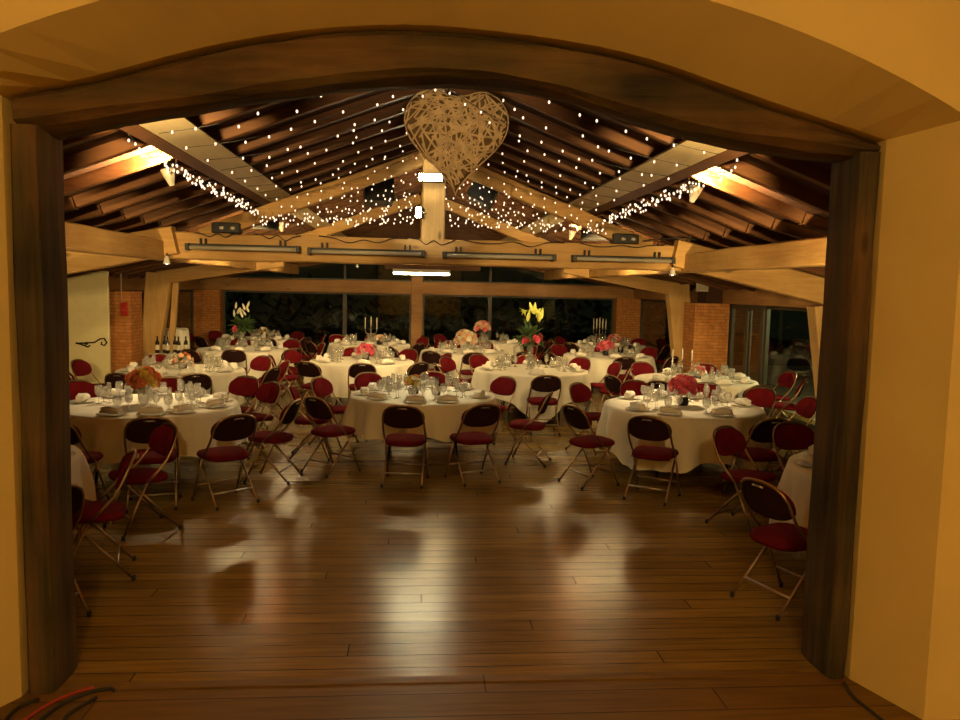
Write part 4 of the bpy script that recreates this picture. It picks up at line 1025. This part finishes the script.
lamp('SPOT', 'wall_fill_light', (.2, 4.50, 3.32), 115, (1., .72, .34), .05, (.25, 10.0, 3.05), 1.0)
lamp('SPOT', 'wall_fill_light', (-1.0, 4.50, 3.22), 820, (1., .88, .58), .05, (.20, 10.0, 3.05), .25)
lamp('SPOT', 'wall_fill_light', (-.75, 4.46, 3.30), 150, AMB, .04, (-.80, 5.1, 4.35), 1.5)
lamp('SPOT', 'wall_fill_light', (1.2, 4.46, 3.30), 150, AMB, .04, (1.25, 5.1, 4.35), 1.5)
lamp('SPOT', 'side_fill_light', (-2.75, 4.50, 1.98), 620, AMB, .05, (-4.7, 11.0, 2.2), .74)
lamp('SPOT', 'side_fill_light', (3.05, 4.50, 1.98), 800, AMB, .05, (5.1, 11.0, 2.2), .74)
lamp('SPOT', 'tie_fill_light', (-2.0, 10.42, 2.52), 360, AMB, .05, (-4.6, 16.0, 1.6), 1.7)
lamp('SPOT', 'tie_fill_light', (2.4, 10.42, 2.52), 360, AMB, .05, (5.0, 16.0, 1.6), 1.7)
lamp('SPOT', 'tie_fill_light', (.2, 10.42, 2.52), 480, AMB, .05, (.2, 20.0, 1.5), 1.7)
lamp('SPOT', 'small_spot_light', (3.28, 9.80, 2.26), 150, (1., .74, .38), .03, (3.1, 8.95, .7), 1.0)
lamp('SPOT', 'small_spot_light', (-3.0, 9.80, 2.25), 150, (1., .74, .38), .03, (-2.8, 8.75, .7), 1.0)
lamp('POINT', 'terrace_fill_light', (6.6, 11.2, 2.0), 260, (1., .80, .5), .08)  # added fill for the paving, out of view
t = thing('terrace_fill_lamp', 'small unseen wall lamp added outside the right windows', 'lamp', (6.30, 11.2, 2.0)); MB().cbox(-.1, -.06, -.05, .05, -.08, .08, .006).build('mount_bracket', BLACK, t); MB().lathe([(.001, -.06), (.05, -.04), (.05, .05), (.001, .06)], 12).build('globe', WARM, t)
def fixture(name, label, x, y, z, group):  # casing for an added, unseen spot
    t = thing(name, label, 'lamp', (x, y, z), 0, group)
    MB().cbox(-.05, .05, -.22, -.18, -.05, .05, .006).build('mount_bracket', BLACK, t)
    MB().tube([V(0, -.18, 0), V(0, -.10, 0)], .012, 6).build('arm', BLACK, t)
    m = MB(); m.lathe([(.05, .06), (.05, -.05), (.001, -.07)], 14)
    for i in range(len(m.v)): x_, y_, z_ = m.v[i]; m.v[i] = (x_, z_ - .03, y_)
    m.build('shade', BLACK, t)
for x, z, w_ in ((-1.6, 2.98, 'left end of the row'), (1.95, 2.98, 'right end of the row'), (.2, 3.32, 'over the crown of the lintel'), (-1.0, 3.22, 'aimed at the king post'), (-.65, 3.26, 'turned up to the left rafters'), (1.2, 3.24, 'turned up to the right rafters')):
    fixture('fill_wall_spot', 'added unseen black spot above the doorway inside the hall, ' + w_, x, 4.46, z, 'added spots over the doorway')
for x, z, w_ in ((-2.75, 1.98, 'low on the wall at left'), (3.05, 1.98, 'low on the wall at right')):
    fixture('fill_wall_spot', 'added unseen black spot beside the doorway inside the hall, ' + w_, x, 4.46, z, 'added spots beside the doorway')
for x, w_ in ((-2.0, 'left of the three'), (2.4, 'right of the three'), (.2, 'middle of the three')):
    fixture('fill_beam_spot', 'added unseen black spot behind the nearest tie beam, ' + w_, x, 10.42, 2.52, 'added spots behind the tie beam')
# added entry room lamps, out of view behind the viewer
t = thing('entry_fill_lamp', 'round warm ceiling lamp added in the entry room, unseen behind the viewer', 'lamp', (.1, -2.7, 4.0))
MB().lathe([(.001, -.09), (.10, -.075), (.16, -.03), (.17, 0), (.001, 0)], 20).build('globe', WARM, t)
MB().tube([V(0,0,0), V(0,0,.3)], .008, 6).build('rod', BLACK, t)
lamp('POINT', 'entry_fill_light', (.1, -2.7, 3.8), 375, (1., .66, .27), .16)

# ------------------------------------------------------------------ world and view
w = bpy.data.worlds.new('night'); S.world = w; w.use_nodes = True
w.node_tree.nodes['Background'].inputs[0].default_value = (.012, .013, .007, 1); w.node_tree.nodes['Background'].inputs[1].default_value = .35
vs = S.view_settings; vs.view_transform = 'Standard'; vs.look = 'None'; vs.gamma = 1; vs.use_curve_mapping = False; vs.exposure = 0.25
S.cycles.max_bounces = 8; S.cycles.transparent_max_bounces = 24; S.cycles.caustics_reflective = False; S.cycles.caustics_refractive = False
S.cycles.sample_clamp_indirect = 4.0
